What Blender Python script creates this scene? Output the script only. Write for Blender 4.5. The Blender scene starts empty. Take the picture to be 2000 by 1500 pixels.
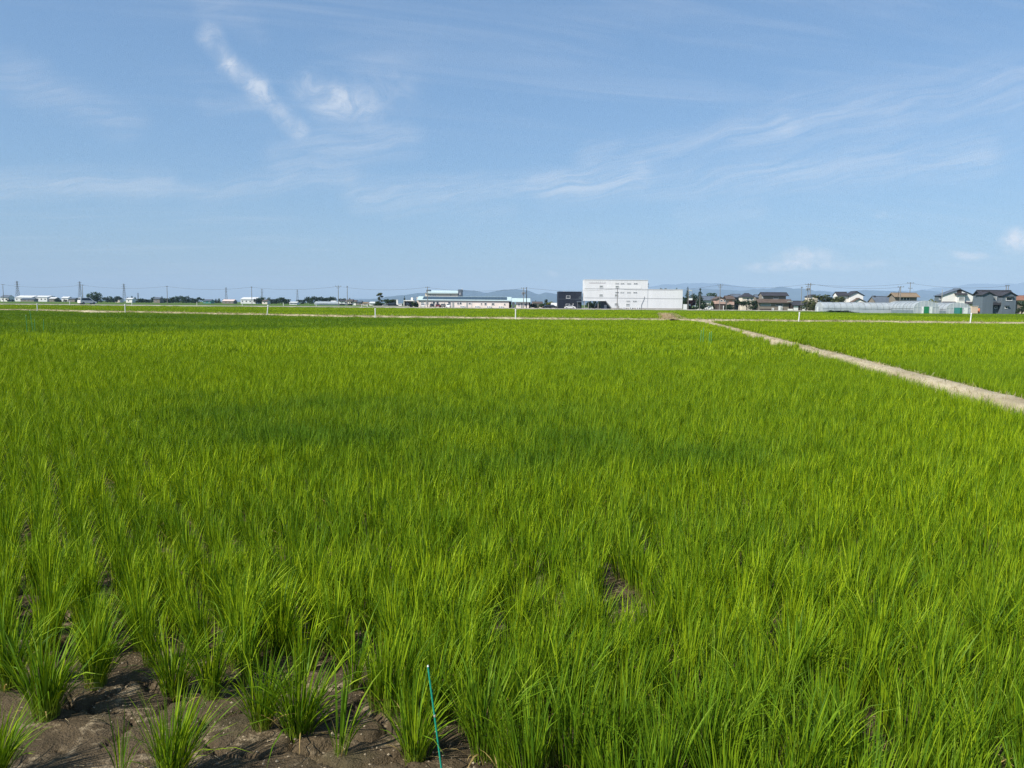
import bpy, math, random
import numpy as np
from mathutils import Matrix, Vector, Euler

# ------------------------------------------------------------------ camera, world, sun
sc = bpy.context.scene
COL = sc.collection
R = math.radians
F = 1560.0                      # focal length in photo pixels (2000 wide)
PITCH, ROLL, CAMZ = R(5.71), 0.0085, 1.6
cam_d = bpy.data.cameras.new('camera')
cam_d.sensor_width = 36.0
cam_d.lens = F / 2000 * 36.0
cam_d.clip_start, cam_d.clip_end = 0.05, 90000
cam = bpy.data.objects.new('camera', cam_d)
COL.objects.link(cam)
ROT = Matrix.Rotation(R(90) - PITCH, 3, 'X') @ Matrix.Rotation(ROLL, 3, 'Z')
cam.matrix_world = Matrix.Translation((0, 0, CAMZ)) @ ROT.to_4x4()
sc.camera = cam

SUN_AZ = Vector((-0.80, -0.60)).normalized()      # where the sun stands: behind, to the left
SUN_EL = R(44)
sun_d = bpy.data.lights.new('sun', 'SUN')
sun_d.energy, sun_d.angle, sun_d.color = 5.0, R(0.53), (1.0, 0.945, 0.85)
sun = bpy.data.objects.new('sun', sun_d)
COL.objects.link(sun)
sv = Vector((SUN_AZ.x * math.cos(SUN_EL), SUN_AZ.y * math.cos(SUN_EL), math.sin(SUN_EL)))
sun.rotation_euler = (-sv).to_track_quat('-Z', 'Y').to_euler()
sun.location = (-30, -25, 60)

sc.view_settings.view_transform = 'Standard'
sc.view_settings.look = 'None'
sc.view_settings.exposure = 0.5
sc.view_settings.gamma = 1.0
sc.view_settings.use_curve_mapping = False
sc.render.engine = 'CYCLES'
sc.cycles.max_bounces = 4
sc.cycles.diffuse_bounces = 1
sc.cycles.transparent_max_bounces = 10
sc.cycles.transmission_bounces = 2
sc.cycles.volume_bounces = 0
sc.cycles.use_denoising = True
sc.cycles.denoising_prefilter = 'NONE'      # keeps the single blades crisp
sc.cycles.use_adaptive_sampling = True
sc.cycles.adaptive_threshold = 0.012
sc.cycles.adaptive_min_samples = 40


def ray(px, py):
    return ROT @ Vector(((px - 1000) / F, (750 - py) / F, -1.0))


def hy(px):                      # photo row of the horizon at a column
    vx = (px - 1000) / F
    return 750 - F * (ROT[2][2] - ROT[2][0] * vx) / ROT[2][1]


def PX(px, D):                   # world X of a photo column at depth D
    d = ray(px, hy(px))
    return D * d.x / d.y


def G(px, py, z=0.0):            # point of level z seen at a photo pixel
    d = ray(px, py)
    t = (z - CAMZ) / d.z
    return Vector((d.x * t, d.y * t, z))


def U(D):                        # metres per photo pixel at depth D
    return D * math.cos(PITCH) / F


# ---- world: Nishita sky and cirrus
world = bpy.data.worlds.new('World')
sc.world = world
world.use_nodes = True
wt = world.node_tree
wt.nodes.clear()


class NG:
    """tiny node-tree writer"""
    def __init__(s, t): s.t = t
    def n(s, typ, **kw):
        nd = s.t.nodes.new(typ)
        for k, v in kw.items(): setattr(nd, k, v)
        return nd
    def put(s, sock, v):
        if isinstance(v, bpy.types.NodeSocket): s.t.links.new(v, sock)
        else: sock.default_value = v
    def m(s, op, a, b=None, c=None, clamp=False):
        nd = s.n('ShaderNodeMath', operation=op, use_clamp=clamp)
        for i, v in enumerate((a, b, c)):
            if v is not None: s.put(nd.inputs[i], v)
        return nd.outputs[0]
    def v(s, op, a, b=None, out=0):
        nd = s.n('ShaderNodeVectorMath', operation=op)
        s.put(nd.inputs[0], a)
        if b is not None:
            s.put(nd.inputs[3 if op == 'SCALE' else 1], b)
        return nd.outputs[out]
    def noise(s, vec, scale, detail=3, rough=0.5, dist=0.0, col=False):
        nd = s.n('ShaderNodeTexNoise')
        if vec is not None: s.put(nd.inputs['Vector'], vec)
        nd.inputs['Scale'].default_value = scale
        nd.inputs['Detail'].default_value = detail
        nd.inputs['Roughness'].default_value = rough
        nd.inputs['Distortion'].default_value = dist
        return nd.outputs['Color' if col else 'Fac']
    def ramp(s, f, a, b, lo=0.0, hi=1.0, smooth=True):
        nd = s.n('ShaderNodeMapRange')
        nd.interpolation_type = 'SMOOTHSTEP' if smooth else 'LINEAR'
        s.put(nd.inputs['Value'], f)
        for k, v in (('From Min', a), ('From Max', b), ('To Min', lo), ('To Max', hi)): s.put(nd.inputs[k], v)
        return nd.outputs[0]
    def mix(s, f, a, b, blend='MIX'):
        nd = s.n('ShaderNodeMix', data_type='RGBA', blend_type=blend)
        s.put(nd.inputs[0], f)
        s.put(nd.inputs[6], a if isinstance(a, bpy.types.NodeSocket) else (*a, 1))
        s.put(nd.inputs[7], b if isinstance(b, bpy.types.NodeSocket) else (*b, 1))
        return nd.outputs[2]


w = NG(wt)
sky = w.n('ShaderNodeTexSky', sky_type='NISHITA')
sky.sun_disc = False
sky.sun_elevation = SUN_EL
sky.sun_rotation = math.atan2(SUN_AZ.x, SUN_AZ.y)
sky.altitude = 20
sky.air_density, sky.dust_density, sky.ozone_density = 1.0, 1.0, 3.0
tc = w.n('ShaderNodeTexCoord').outputs['Generated']
sx = w.n('ShaderNodeSeparateXYZ'); w.put(sx.inputs[0], tc)
az = w.m('ARCTAN2', sx.outputs[0], sx.outputs[1])
el = w.m('ARCSINE', sx.outputs[2])
cv = w.n('ShaderNodeCombineXYZ'); w.put(cv.inputs[0], az); w.put(cv.inputs[1], el)
uv = cv.outputs[0]
warp = w.v('SCALE', w.v('SUBTRACT', w.noise(uv, 9, 2, 0.6, col=True), (0.5, 0.5, 0.5)), 0.055)
warp = w.v('MULTIPLY', warp, (1, 0.55, 0))
p = w.v('ADD', uv, warp)
rot = w.n('ShaderNodeVectorRotate', rotation_type='Z_AXIS'); w.put(rot.inputs['Vector'], p); rot.inputs['Angle'].default_value = R(-11)
fine = w.noise(w.v('MULTIPLY', rot.outputs[0], (9, 95, 1)), 1.0, 5, 0.70, 0.4)


def AE(px, py):
    d = ray(px, py).normalized()
    return (math.atan2(d.x, d.y), math.asin(d.z), 0)


total = [None, None]
soft = w.noise(w.v('MULTIPLY', p, (36, 46, 1)), 1.0, 4, 0.62, 1.0)
# one cirrus streak: start, end, half width (radians), strength
STREAKS = [((408, 68), (440, 112), .0085, .85), ((440, 112), (512, 165), .0085, .8), ((505, 170), (600, 255), .0085, .75),
           ((605, 165), (650, 200), .013, .75), ((650, 200), (715, 215), .014, .62), ((700, 185), (790, 160), .018, .34),
           ((560, 320), (790, 272), .016, .34), ((-60, 362), (330, 358), .011, .42), ((380, 372), (680, 348), .010, .36),
           ((700, 385), (1240, 342), .013, .46), ((1080, 372), (1900, 306), .016, .36), ((1150, 305), (1520, 248), .013, .40),
           ((1560, 225), (2060, 140), .020, .34), ((10, 130), (230, 238), .016, .32), ((395, 15), (500, 52), .010, .16),
           ((1500, 300), (2060, 240), .034, .16), ((500, 200), (410, 200), .010, .22), ((600, 255), (740, 265), .012, .18),
           ((760, 420), (1000, 415), .006, .16), ((1330, 425), (1480, 415), .010, .22)]
for si, (a, b, wd, k) in enumerate(STREAKS):
    ti = 0 if si < 6 else 1
    A, B = Vector(AE(*a)), Vector(AE(*b))
    ba = B - A
    pa = w.v('SUBTRACT', p, tuple(A))
    h = w.m('DIVIDE', w.v('DOT_PRODUCT', pa, tuple(ba), out=1), ba.dot(ba), clamp=True)
    dv = w.v('SUBTRACT', pa, w.v('SCALE', tuple(ba), h))
    d = w.v('LENGTH', dv, out=1)
    g = w.ramp(d, 0.0, wd * 2.2, k * (.44 if ti == 0 else .50), 0.0)
    total[ti] = g if total[ti] is None else w.m('ADD', total[ti], g)
wisps = w.m('ADD', w.m('MULTIPLY', total[1], w.ramp(fine, 0.30, 0.72, 0.12, 1.25)), w.m('MULTIPLY', total[0], w.ramp(soft, 0.30, 0.72, 0.22, 1.1)))
# small cumulus low over the horizon
puff = None
for c, rx, ry, k in [((1570, 505), .045, .014, .55), ((1510, 518), .05, .007, .5), ((1885, 505), .022, .006, .5), ((1990, 476), .022, .016, .85),
                     ((1068, 537), .012, .005, .35), ((1715, 428), .010, .005, .2), ((1650, 518), .05, .007, .3)]:
    A = AE(*c)
    q = w.v('MULTIPLY', w.v('SUBTRACT', p, (A[0] + .004, A[1] + .002, 0)), (1 / rx, 1 / ry, 0))
    g = w.ramp(w.v('LENGTH', q, out=1), 0.25, 1.15, k, 0)
    puff = g if puff is None else w.m('ADD', puff, g)
pn = w.noise(uv, 60, 3, 0.6)
puff = w.m('MULTIPLY', puff, w.ramp(pn, 0.3, 0.7, 0.2, 1.1))
# thin veil that covers the whole sky, in long combed fibres
inv = w.m('DIVIDE', 1.0, w.m('ADD', w.m('MAXIMUM', sx.outputs[2], 0.0), 0.12))
pl = w.v('SCALE', tc, inv)
plr = w.n('ShaderNodeVectorRotate', rotation_type='Z_AXIS'); w.put(plr.inputs['Vector'], pl); plr.inputs['Angle'].default_value = R(-12)
fib = w.noise(w.v('MULTIPLY', plr.outputs[0], (0.5, 2.6, 0)), 1.3, 4, 0.65, 0.9)
broad = w.noise(pl, 0.55, 2, 0.5)
veil = w.m('MULTIPLY', w.ramp(fib, 0.45, 0.85, 0, 0.20), w.ramp(broad, 0.4, 0.65))
fac = w.m('ADD', w.m('ADD', wisps, puff), veil, clamp=True)
fac = w.m('MINIMUM', fac, 0.85)
gam = w.n('ShaderNodeGamma'); gam.inputs['Gamma'].default_value = 0.6; w.put(gam.inputs['Color'], sky.outputs[0])   # even summer sky
base = w.mix(1.0, gam.outputs[0], (1.07, 1.46, 1.88), 'MULTIPLY')
skycol = w.mix(fac, base, (6.2, 6.5, 6.9))
bg = w.n('ShaderNodeBackground'); w.put(bg.inputs['Color'], skycol); bg.inputs["Strength"].default_value = 0.10
wo = w.n('ShaderNodeOutputWorld'); wt.links.new(bg.outputs[0], wo.inputs['Surface'])
world.cycles.sampling_method = 'MANUAL'
world.cycles.sample_map_resolution = 512

# ------------------------------------------------------------------ helpers
rng = np.random.default_rng(7)
random.seed(7)


def new_mat(name):
    m = bpy.data.materials.new(name)
    m.use_nodes = True
    m.node_tree.nodes.clear()
    return m, NG(m.node_tree)


def finish(g, shader, disp=None):
    o = g.n('ShaderNodeOutputMaterial')
    g.t.links.new(shader, o.inputs['Surface'])


_mc = {}


def mat(name, col, rough=0.7, var=0.18, scale=0.6, metal=0.0, spec=0.3, streak=False, bump=0.0):
    """plain painted or weathered surface: base colour broken up by noise and rain streaks"""
    if name in _mc: return _mc[name]
    m, g = new_mat(name)
    tcn = g.n('ShaderNodeTexCoord').outputs['Object']
    v = g.v('MULTIPLY', tcn, (1, 1, 0.15)) if streak else tcn
    f = g.noise(v, scale, 5, 0.6)
    f2 = g.noise(tcn, scale * 9, 3, 0.6)
    f = g.m('ADD', g.m('MULTIPLY', f, 0.7), g.m('MULTIPLY', f2, 0.3))
    c = g.mix(g.ramp(f, 0.3, 0.7), tuple(x * (1 - var) for x in col), tuple(min(x * (1 + var * .7), .95) for x in col))
    b = g.n('ShaderNodeBsdfPrincipled')
    g.put(b.inputs['Base Color'], c)
    b.inputs['Roughness'].default_value = rough
    b.inputs['Metallic'].default_value = metal
    b.inputs['Specular IOR Level'].default_value = spec
    if bump:
        bp = g.n('ShaderNodeBump'); bp.inputs['Distance'].default_value = bump
        g.put(bp.inputs['Height'], f2); g.t.links.new(bp.outputs[0], b.inputs['Normal'])
    finish(g, b.outputs[0])
    _mc[name] = m
    return m


class MB:
    def __init__(s): s.v, s.f = [], []
    def add(s, vs, fs):
        o = len(s.v)
        s.v += [tuple(a) for a in vs]
        s.f += [tuple(i + o for i in f) for f in fs]
        return s
    def box(s, x0, x1, y0, y1, z0, z1):
        x0, x1 = min(x0, x1), max(x0, x1); y0, y1 = min(y0, y1), max(y0, y1); z0, z1 = min(z0, z1), max(z0, z1)
        return s.add([(x0, y0, z0), (x1, y0, z0), (x1, y1, z0), (x0, y1, z0), (x0, y0, z1), (x1, y0, z1), (x1, y1, z1), (x0, y1, z1)],
                     [(0, 3, 2, 1), (4, 5, 6, 7), (0, 1, 5, 4), (1, 2, 6, 5), (2, 3, 7, 6), (3, 0, 4, 7)])
    def prism(s, poly, axis, a0, a1):
        """closed polygon extruded along 'x' (poly in y,z) or 'y' (poly in x,z)"""
        n = len(poly)
        f = (lambda p, a: (a, p[0], p[1])) if axis == 'x' else (lambda p, a: (p[0], a, p[1])) if axis == 'y' else (lambda p, a: (p[0], p[1], a))
        vs = [f(p, a0) for p in poly] + [f(p, a1) for p in poly]
        fs = [tuple(range(n)), tuple(range(2 * n - 1, n - 1, -1))] + [(i, i + n, (i + 1) % n + n, (i + 1) % n) for i in range(n)]
        return s.add(vs, fs)
    def tube(s, p0, p1, r0, r1=None, n=6):
        r1 = r0 if r1 is None else r1
        p0, p1 = Vector(p0), Vector(p1)
        d = (p1 - p0).normalized()
        a = d.orthogonal().normalized(); b = d.cross(a)
        vs = []
        for p, r in ((p0, r0), (p1, r1)):
            vs += [p + (a * math.cos(k * 2 * math.pi / n) + b * math.sin(k * 2 * math.pi / n)) * r for k in range(n)]
        return s.add(vs, [(i, (i + 1) % n, (i + 1) % n + n, i + n) for i in range(n)] + [tuple(range(n - 1, -1, -1)), tuple(range(n, 2 * n))])
    def path(s, pts, r, n=4):
        for a, b in zip(pts, pts[1:]): s.tube(a, b, r, r, n)
        return s
    def lathe(s, prof, c=(0, 0, 0), n=12):
        o = []
        for r, z in prof: o += [(c[0] + r * math.cos(k * 2 * math.pi / n), c[1] + r * math.sin(k * 2 * math.pi / n), c[2] + z) for k in range(n)]
        fs = [(j * n + i, j * n + (i + 1) % n, (j + 1) * n + (i + 1) % n, (j + 1) * n + i) for j in range(len(prof) - 1) for i in range(n)]
        fs += [tuple(range(n - 1, -1, -1)), tuple(range((len(prof) - 1) * n, len(prof) * n))]
        return s.add(o, fs)
    def mesh(s, name, m, smooth=False):
        me = bpy.data.meshes.new(name)
        me.from_pydata(s.v, [], s.f)
        me.materials.append(m)
        if smooth: me.shade_smooth()
        return me
    def build(s, name, m, parent=None, smooth=False):
        return link(name, s.mesh(name, m, smooth), parent)


def link(name, me, parent=None, loc=None, col=None):
    o = bpy.data.objects.new(name, me)
    (col or COL).objects.link(o)
    if parent: o.parent = parent
    if loc is not None: o.location = loc
    return o


def tag(o, label, cat, group=None, kind=None):
    if label: o['label'] = label
    if cat: o['category'] = cat
    if group: o['group'] = group
    if kind: o['kind'] = kind
    return o


def thing(name, label, cat, loc, group=None, rz=0.0):
    o = bpy.data.objects.new(name, None)
    o.empty_display_size = 0.3
    COL.objects.link(o)
    o.location = loc
    o.rotation_euler = (0, 0, rz)
    return tag(o, label, cat, group)


def copy_tree(o, parent=None):
    c = o.copy()
    COL.objects.link(c)
    if parent: c.parent = parent
    for ch in list(o.children): copy_tree(ch, c)
    return c


def struct(name, mb, m, smooth=False):
    return tag(mb.build(name, m, None, smooth), None, None, None, 'structure')


GZ = -0.06                        # level of the wide ground sheet

# value noise for layout work
_grid = rng.random((64, 64))


def vnoise(x, y, s=1.0):
    x = np.asarray(x, float) / s; y = np.asarray(y, float) / s
    xi, yi = np.floor(x).astype(int), np.floor(y).astype(int)
    fx, fy = x - xi, y - yi
    fx = fx * fx * (3 - 2 * fx); fy = fy * fy * (3 - 2 * fy)
    g = lambda a, b: _grid[a % 64, b % 64]
    return (g(xi, yi) * (1 - fx) + g(xi + 1, yi) * fx) * (1 - fy) + (g(xi, yi + 1) * (1 - fx) + g(xi + 1, yi + 1) * fx) * fy


def fbm(x, y, s, n=4):
    t, a, k = 0, 1.0, 0
    for i in range(n):
        t = t + vnoise(np.asarray(x) + 17.3 * i, np.asarray(y) - 9.1 * i, s) * a; k += a
        a *= .5; s *= .5
    return t / k

# ------------------------------------------------------------------ ground
# far sheet
m_ground, g = new_mat('far_grass')
pos = g.n('ShaderNodeNewGeometry').outputs['Position']
f1 = g.noise(g.v('MULTIPLY', pos, (0.004, 0.03, 1)), 1.0, 4, 0.6)
f2 = g.noise(pos, 0.35, 5, 0.65)
c = g.mix(g.ramp(f1, .35, .65), (0.055, 0.11, 0.014), (0.10, 0.155, 0.022))
c = g.mix(g.ramp(f2, .4, .75, 0, .5), c, (0.05, 0.085, 0.02))
b = g.n('ShaderNodeBsdfPrincipled'); g.put(b.inputs['Base Color'], c); b.inputs['Roughness'].default_value = .95; b.inputs['Specular IOR Level'].default_value = .1
finish(g, b.outputs[0])
mb = MB()
S = 27000
mb.add([(-S, -300, GZ), (S, -300, GZ), (S, S, GZ), (-S, S, GZ)], [(0, 1, 2, 3)])
struct('ground', mb, m_ground)

# lines of the place: far bank between the paddies, footpath on the right
BANKPX = [(-420, 598.0), (-120, 602.0), (73, 605), (244, 608), (522, 613.5), (733, 617.3), (1007, 620.5), (1310, 623.2), (1560, 625.6), (1895, 629), (2200, 632)]
BK = [G(px, py + 0.4, 0.34) for px, py in BANKPX]
bx = np.array([p_.x for p_ in BK]); by = np.array([p_.y for p_ in BK])
bankY = lambda x: np.interp(x, bx, by)
P0, P1 = G(2000, 787, 0.22), G(1384, 626.5, 0.34)
pslope = (P1.x - P0.x) / (P1.y - P0.y)
pathX = lambda y: P0.x + (np.asarray(y) - P0.y) * pslope
PHW = 0.22                         # half width of the path top

# near paddy soil: cracked drying mud, fine near the camera
xs = np.unique(np.concatenate([np.arange(-3.0, 3.4, 0.0135), np.linspace(-80, -3, 70), np.linspace(3.4, 60, 60)]))
ys = np.unique(np.concatenate([np.arange(1.9, 4.6, 0.0135), np.linspace(0.9, 1.9, 10), np.linspace(4.6, 12, 40), np.linspace(12, 118, 60)]))
XX, YY = np.meshgrid(xs, ys)
seeds = rng.random((330, 2)) * [6.8, 3.6] + [-3.2, 1.6]
wx = XX + (fbm(XX, YY, .12, 3) - .5) * .11; wy = YY + (fbm(XX + 40, YY + 40, .12, 3) - .5) * .11
d1 = np.full(XX.shape, 9.0); d2 = np.full(XX.shape, 9.0)
for sx_, sy_ in seeds:
    d = np.hypot(wx - sx_, wy - sy_)
    d2 = np.minimum(d2, np.maximum(d1, d)); d1 = np.minimum(d1, d)
gap = d2 - d1
crackw = np.clip((fbm(XX + 9, YY + 3, .55, 2) - .38) * .17, 0, .027)
crack = np.clip(1 - gap / np.maximum(crackw, 1e-4), 0, 1) * (crackw > 0.002)
near = ((np.abs(XX) < 3.3) & (YY > 1.9) & (YY < 4.6))
ZZ = (fbm(XX, YY, .6, 4) - .5) * .026 + (fbm(XX + 5, YY + 8, .07, 4) - .5) * .017
ZZ = np.where(near, ZZ - np.minimum(crack * 0.07, .035), ZZ * .3 - 0.005)
ZZ = np.maximum(ZZ, -0.05)
nx, ny = len(xs), len(ys)
idx = np.arange(nx * ny).reshape(ny, nx)
quads = np.stack([idx[:-1, :-1], idx[:-1, 1:], idx[1:, 1:], idx[1:, :-1]], -1).reshape(-1, 4)
qx, qy = XX[:-1, :-1].ravel(), YY[:-1, :-1].ravel()
quads = quads[qy < bankY(qx) + 1]


def np_mesh(name, V, Q, m, smooth=True):
    me = bpy.data.meshes.new(name)
    Q = np.asarray(Q); k = Q.shape[1]
    me.vertices.add(len(V)); me.vertices.foreach_set('co', np.ascontiguousarray(V, dtype=np.float32).ravel())
    me.loops.add(Q.size); me.loops.foreach_set('vertex_index', Q.astype(np.int32).ravel())
    me.polygons.add(len(Q)); me.polygons.foreach_set('loop_start', np.arange(0, Q.size, k, dtype=np.int32))
    me.polygons.foreach_set('loop_total', np.full(len(Q), k, dtype=np.int32))
    me.update(calc_edges=True); me.validate()
    if smooth: me.shade_smooth()
    me.materials.append(m)
    return me


def fattr(me, name, vals):
    a = me.attributes.new(name, 'FLOAT', 'POINT')
    a.data.foreach_set('value', np.ascontiguousarray(vals, dtype=np.float32).ravel())


m_mud, g = new_mat('drying_mud')
pos = g.n('ShaderNodeNewGeometry').outputs['Position']
n1 = g.noise(pos, 3.2, 6, .65); n2 = g.noise(pos, 26, 5, .7); n3 = g.noise(pos, 110, 3, .6); n4 = g.noise(pos, 5.5, 4, .7)
c = g.mix(g.ramp(n1, .3, .7), (0.050, 0.036, 0.018), (0.108, 0.078, 0.043))
c = g.mix(g.ramp(n2, .42, .72, 0, .75), c, (0.098, 0.072, 0.042))
c = g.mix(g.ramp(n3, .5, .75, 0, .45), c, (0.035, 0.026, 0.017))
crust = g.m('MULTIPLY', g.ramp(n4, .51, .64), g.ramp(n2, .42, .60))
c = g.mix(g.m('MULTIPLY', crust, .75), c, (0.34, 0.27, 0.17))       # pale dried algae crust
c = g.mix(g.m('MULTIPLY', g.ramp(g.noise(pos, 2.1, 3, .6), .52, .68), .35), c, (0.062, 0.065, 0.022))
b = g.n('ShaderNodeBsdfPrincipled'); g.put(b.inputs['Base Color'], c); b.inputs['Specular IOR Level'].default_value = .25
g.put(b.inputs['Roughness'], g.ramp(n1, .3, .7, .75, .95))
bp = g.n('ShaderNodeBump'); bp.inputs['Distance'].default_value = .016; bp.inputs['Strength'].default_value = 1.0
g.put(bp.inputs['Height'], g.m('ADD', n2, g.m('MULTIPLY', n3, .6))); g.t.links.new(bp.outputs[0], b.inputs['Normal'])
finish(g, b.outputs[0])
me = np_mesh('paddy_soil', np.stack([XX.ravel(), YY.ravel(), ZZ.ravel()], -1), quads, m_mud)
tag(link('paddy_soil', me), None, None, None, 'structure')


def soilZ(x, y):
    j = np.clip(np.searchsorted(xs, x), 0, nx - 1); i = np.clip(np.searchsorted(ys, y), 0, ny - 1)
    return float(ZZ[i, j])

# crumbs of mud and dried scum scattered over the bare corner
m_crumb = mat('dry_crumbs', (0.30, 0.245, 0.165), .95, .4, 30)
mb = MB()
for k in range(7000):
    x, y = rng.uniform(-2.6, 2.6), rng.uniform(2.0, 4.2)
    if fbm(x * 1.0, y * 1.0, .35, 2) < .50: continue
    s_ = rng.gamma(1.6, .0013) + .0012; z = soilZ(x, y) + s_ * .3
    pts = [Vector((x, y, z)) + Vector(q) * s_ * rng.uniform(.6, 1.5) for q in ((1, 0, 0), (0, 1, 0), (-1, 0, 0), (0, -1, 0), (0, 0, .8), (0, 0, -.8))]
    mb.add(pts, [(0, 1, 4), (1, 2, 4), (2, 3, 4), (3, 0, 4), (1, 0, 5), (2, 1, 5), (3, 2, 5), (0, 3, 5)])
tag(mb.build('dry_crumbs', m_crumb), 'pale crumbs of dry mud scattered over the bare paddy soil', 'soil crumbs', None, 'stuff')

m_straw = mat('old_straw', (.42, .34, .20), .9, .3, 40)
mb = MB()
for k in range(420):
    x, y = rng.uniform(-2.6, 2.4), rng.uniform(2.0, 4.2)
    a = rng.uniform(0, 6.28); l_ = rng.uniform(.012, .05); z = soilZ(x, y) + .004
    mb.tube((x, y, z), (x + math.cos(a) * l_, y + math.sin(a) * l_, z + rng.uniform(-.003, .008)), .0011, .0007, 3)
tag(mb.build('straw_litter', m_straw), 'bits of old straw littering the bare mud', 'straw', None, 'stuff')

# ------------------------------------------------------------------ banks, path, road
m_bank, g = new_mat('bank_earth')
pos = g.n('ShaderNodeNewGeometry').outputs['Position']
n1 = g.noise(pos, .9, 5, .65); n2 = g.noise(pos, 7, 5, .7); n3 = g.noise(pos, 45, 3, .6)
c = g.mix(g.ramp(n1, .35, .65), (0.30, 0.255, 0.165), (0.45, 0.395, 0.275))
c = g.mix(g.ramp(n2, .5, .75, 0, .7), c, (0.20, 0.155, 0.09))
c = g.mix(g.ramp(n3, .5, .7, 0, .5), c, (0.50, 0.41, 0.27))
b = g.n('ShaderNodeBsdfPrincipled'); g.put(b.inputs['Base Color'], c); b.inputs['Roughness'].default_value = .95; b.inputs['Specular IOR Level'].default_value = .1
bp = g.n('ShaderNodeBump'); bp.inputs['Distance'].default_value = .03; g.put(bp.inputs['Height'], g.m('ADD', n2, g.m('MULTIPLY', n3, .4))); g.t.links.new(bp.outputs[0], b.inputs['Normal'])
finish(g, b.outputs[0])


def strip(pts, hw, z, slope, m, name, step=0.5, amp=.03, edge=.05):
    """raised strip along a polyline: rounded, uneven top and sloping sides"""
    P = []
    for a, b_ in zip(pts, pts[1:]):
        n = max(1, int((b_ - a).length / step))
        P += [a.lerp(b_, k / n) for k in range(n)]
    P.append(pts[-1])
    V, Q = [], []
    prof = [(-1 - slope / hw, -.10), (-1 - slope * .45 / hw, z * .55), (-1, z * .93), (-.5, z), (0, z * 1.02), (.5, z), (1, z * .93), (1 + slope * .45 / hw, z * .55), (1 + slope / hw, -.10)]
    for i, p_ in enumerate(P):
        t = (P[min(i + 1, len(P) - 1)] - P[max(i - 1, 0)]); t.z = 0; t.normalize()
        nrm = Vector((t.y, -t.x, 0))
        for j, (o, zz) in enumerate(prof):
            q = p_ + nrm * (o * hw + (float(vnoise(i * .7, j * 3.1)) - .5) * edge * 2)
            V.append((q.x, q.y, zz + (float(vnoise(i * .9 + 50, j * 1.7 + 9)) - .5) * amp * 2 * (zz > 0)))
    k = len(prof)
    for i in range(len(P) - 1):
        for j in range(k - 1):
            Q.append((i * k + j, i * k + j + 1, (i + 1) * k + j + 1, (i + 1) * k + j))
    me = np_mesh(name, np.array(V), np.array(Q), m)
    return tag(link(name, me), None, None, None, 'structure')


fl = lambda v: Vector((v.x, v.y, 0))
strip([fl(v) for v in BK], 0.32, .36, .5, m_bank, 'field_bank', .8, .05, .12)
pa0 = Vector((float(pathX(1.0)), 1.0, 0)); pa1 = Vector((float(pathX(P1.y + 1)), P1.y + 1, 0))
strip([pa0, pa1], PHW, .24, .15, m_bank, 'footpath', .3, .016, .03)
strip([Vector((-90, -.6, 0)), Vector((60, -.6, 0))], 1.2, .25, .5, m_bank, 'field_edge_bank', .8, .04, .1)
Q0 = G(1314, 623.2, .38); Q1 = G(1301, 611.5, .38)
strip([fl(Q0), fl(Q1)], 0.5, .34, .6, mat('brown_path_earth', (.26, .165, .085), .95, .35, .5), 'far_path', .8, .05, .1)
# farm road behind the far field, with its verge
m_road = mat('pale_road', (.30, .28, .235), .9, .2, .4)
RY = 224.0
strip([Vector((-420, RY, 0)), Vector((PX(1600, RY), RY, 0))], 2.3, .52, 1.6, m_road, 'farm_road', 4, .03, .1)
tag(MB().box(PX(815, 300), PX(1340, 300), 262, 420, GZ, GZ + .05).build('paved_yard', mat('yard_asphalt', (.19, .18, .165), .9, .2, .3)), None, None, None, 'structure')
m_soil2 = mat('brown_field_soil', (.16, .105, .06), .95, .3, .3)
mb = MB(); a_ = PX(255, 216); b2 = PX(425, 216)
struct('bare_soil_strip', mb.box(a_, b2, 214, 217.5, GZ, .22), m_soil2)
H0, H1 = G(145, 605.0, .5), G(216, 606.6, .5)
mv, mq = [], []
hl = (H1 - H0); hn = Vector((hl.y, -hl.x, 0)).normalized()
for i_ in range(25):
    for j_ in range(9):
        u_, v_ = i_ / 24, j_ / 8
        hgt = .46 * max(0, math.sin(math.pi * u_)) ** .5 * max(0, math.sin(math.pi * v_)) ** .7 * (.75 + .5 * float(vnoise(i_ * .5, j_ * .8)))
        q = H0 + hl * u_ + hn * ((v_ - .5) * 3.2)
        mv.append((q.x, q.y, hgt - .06))
for i_ in range(24):
    for j_ in range(8): mq.append((i_ * 9 + j_, i_ * 9 + j_ + 1, (i_ + 1) * 9 + j_ + 1, (i_ + 1) * 9 + j_))
tag(link('soil_heap', np_mesh('soil_heap', np.array(mv), np.array(mq), m_bank)), None, None, None, 'structure')
mb = MB()
mts = {}


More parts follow.
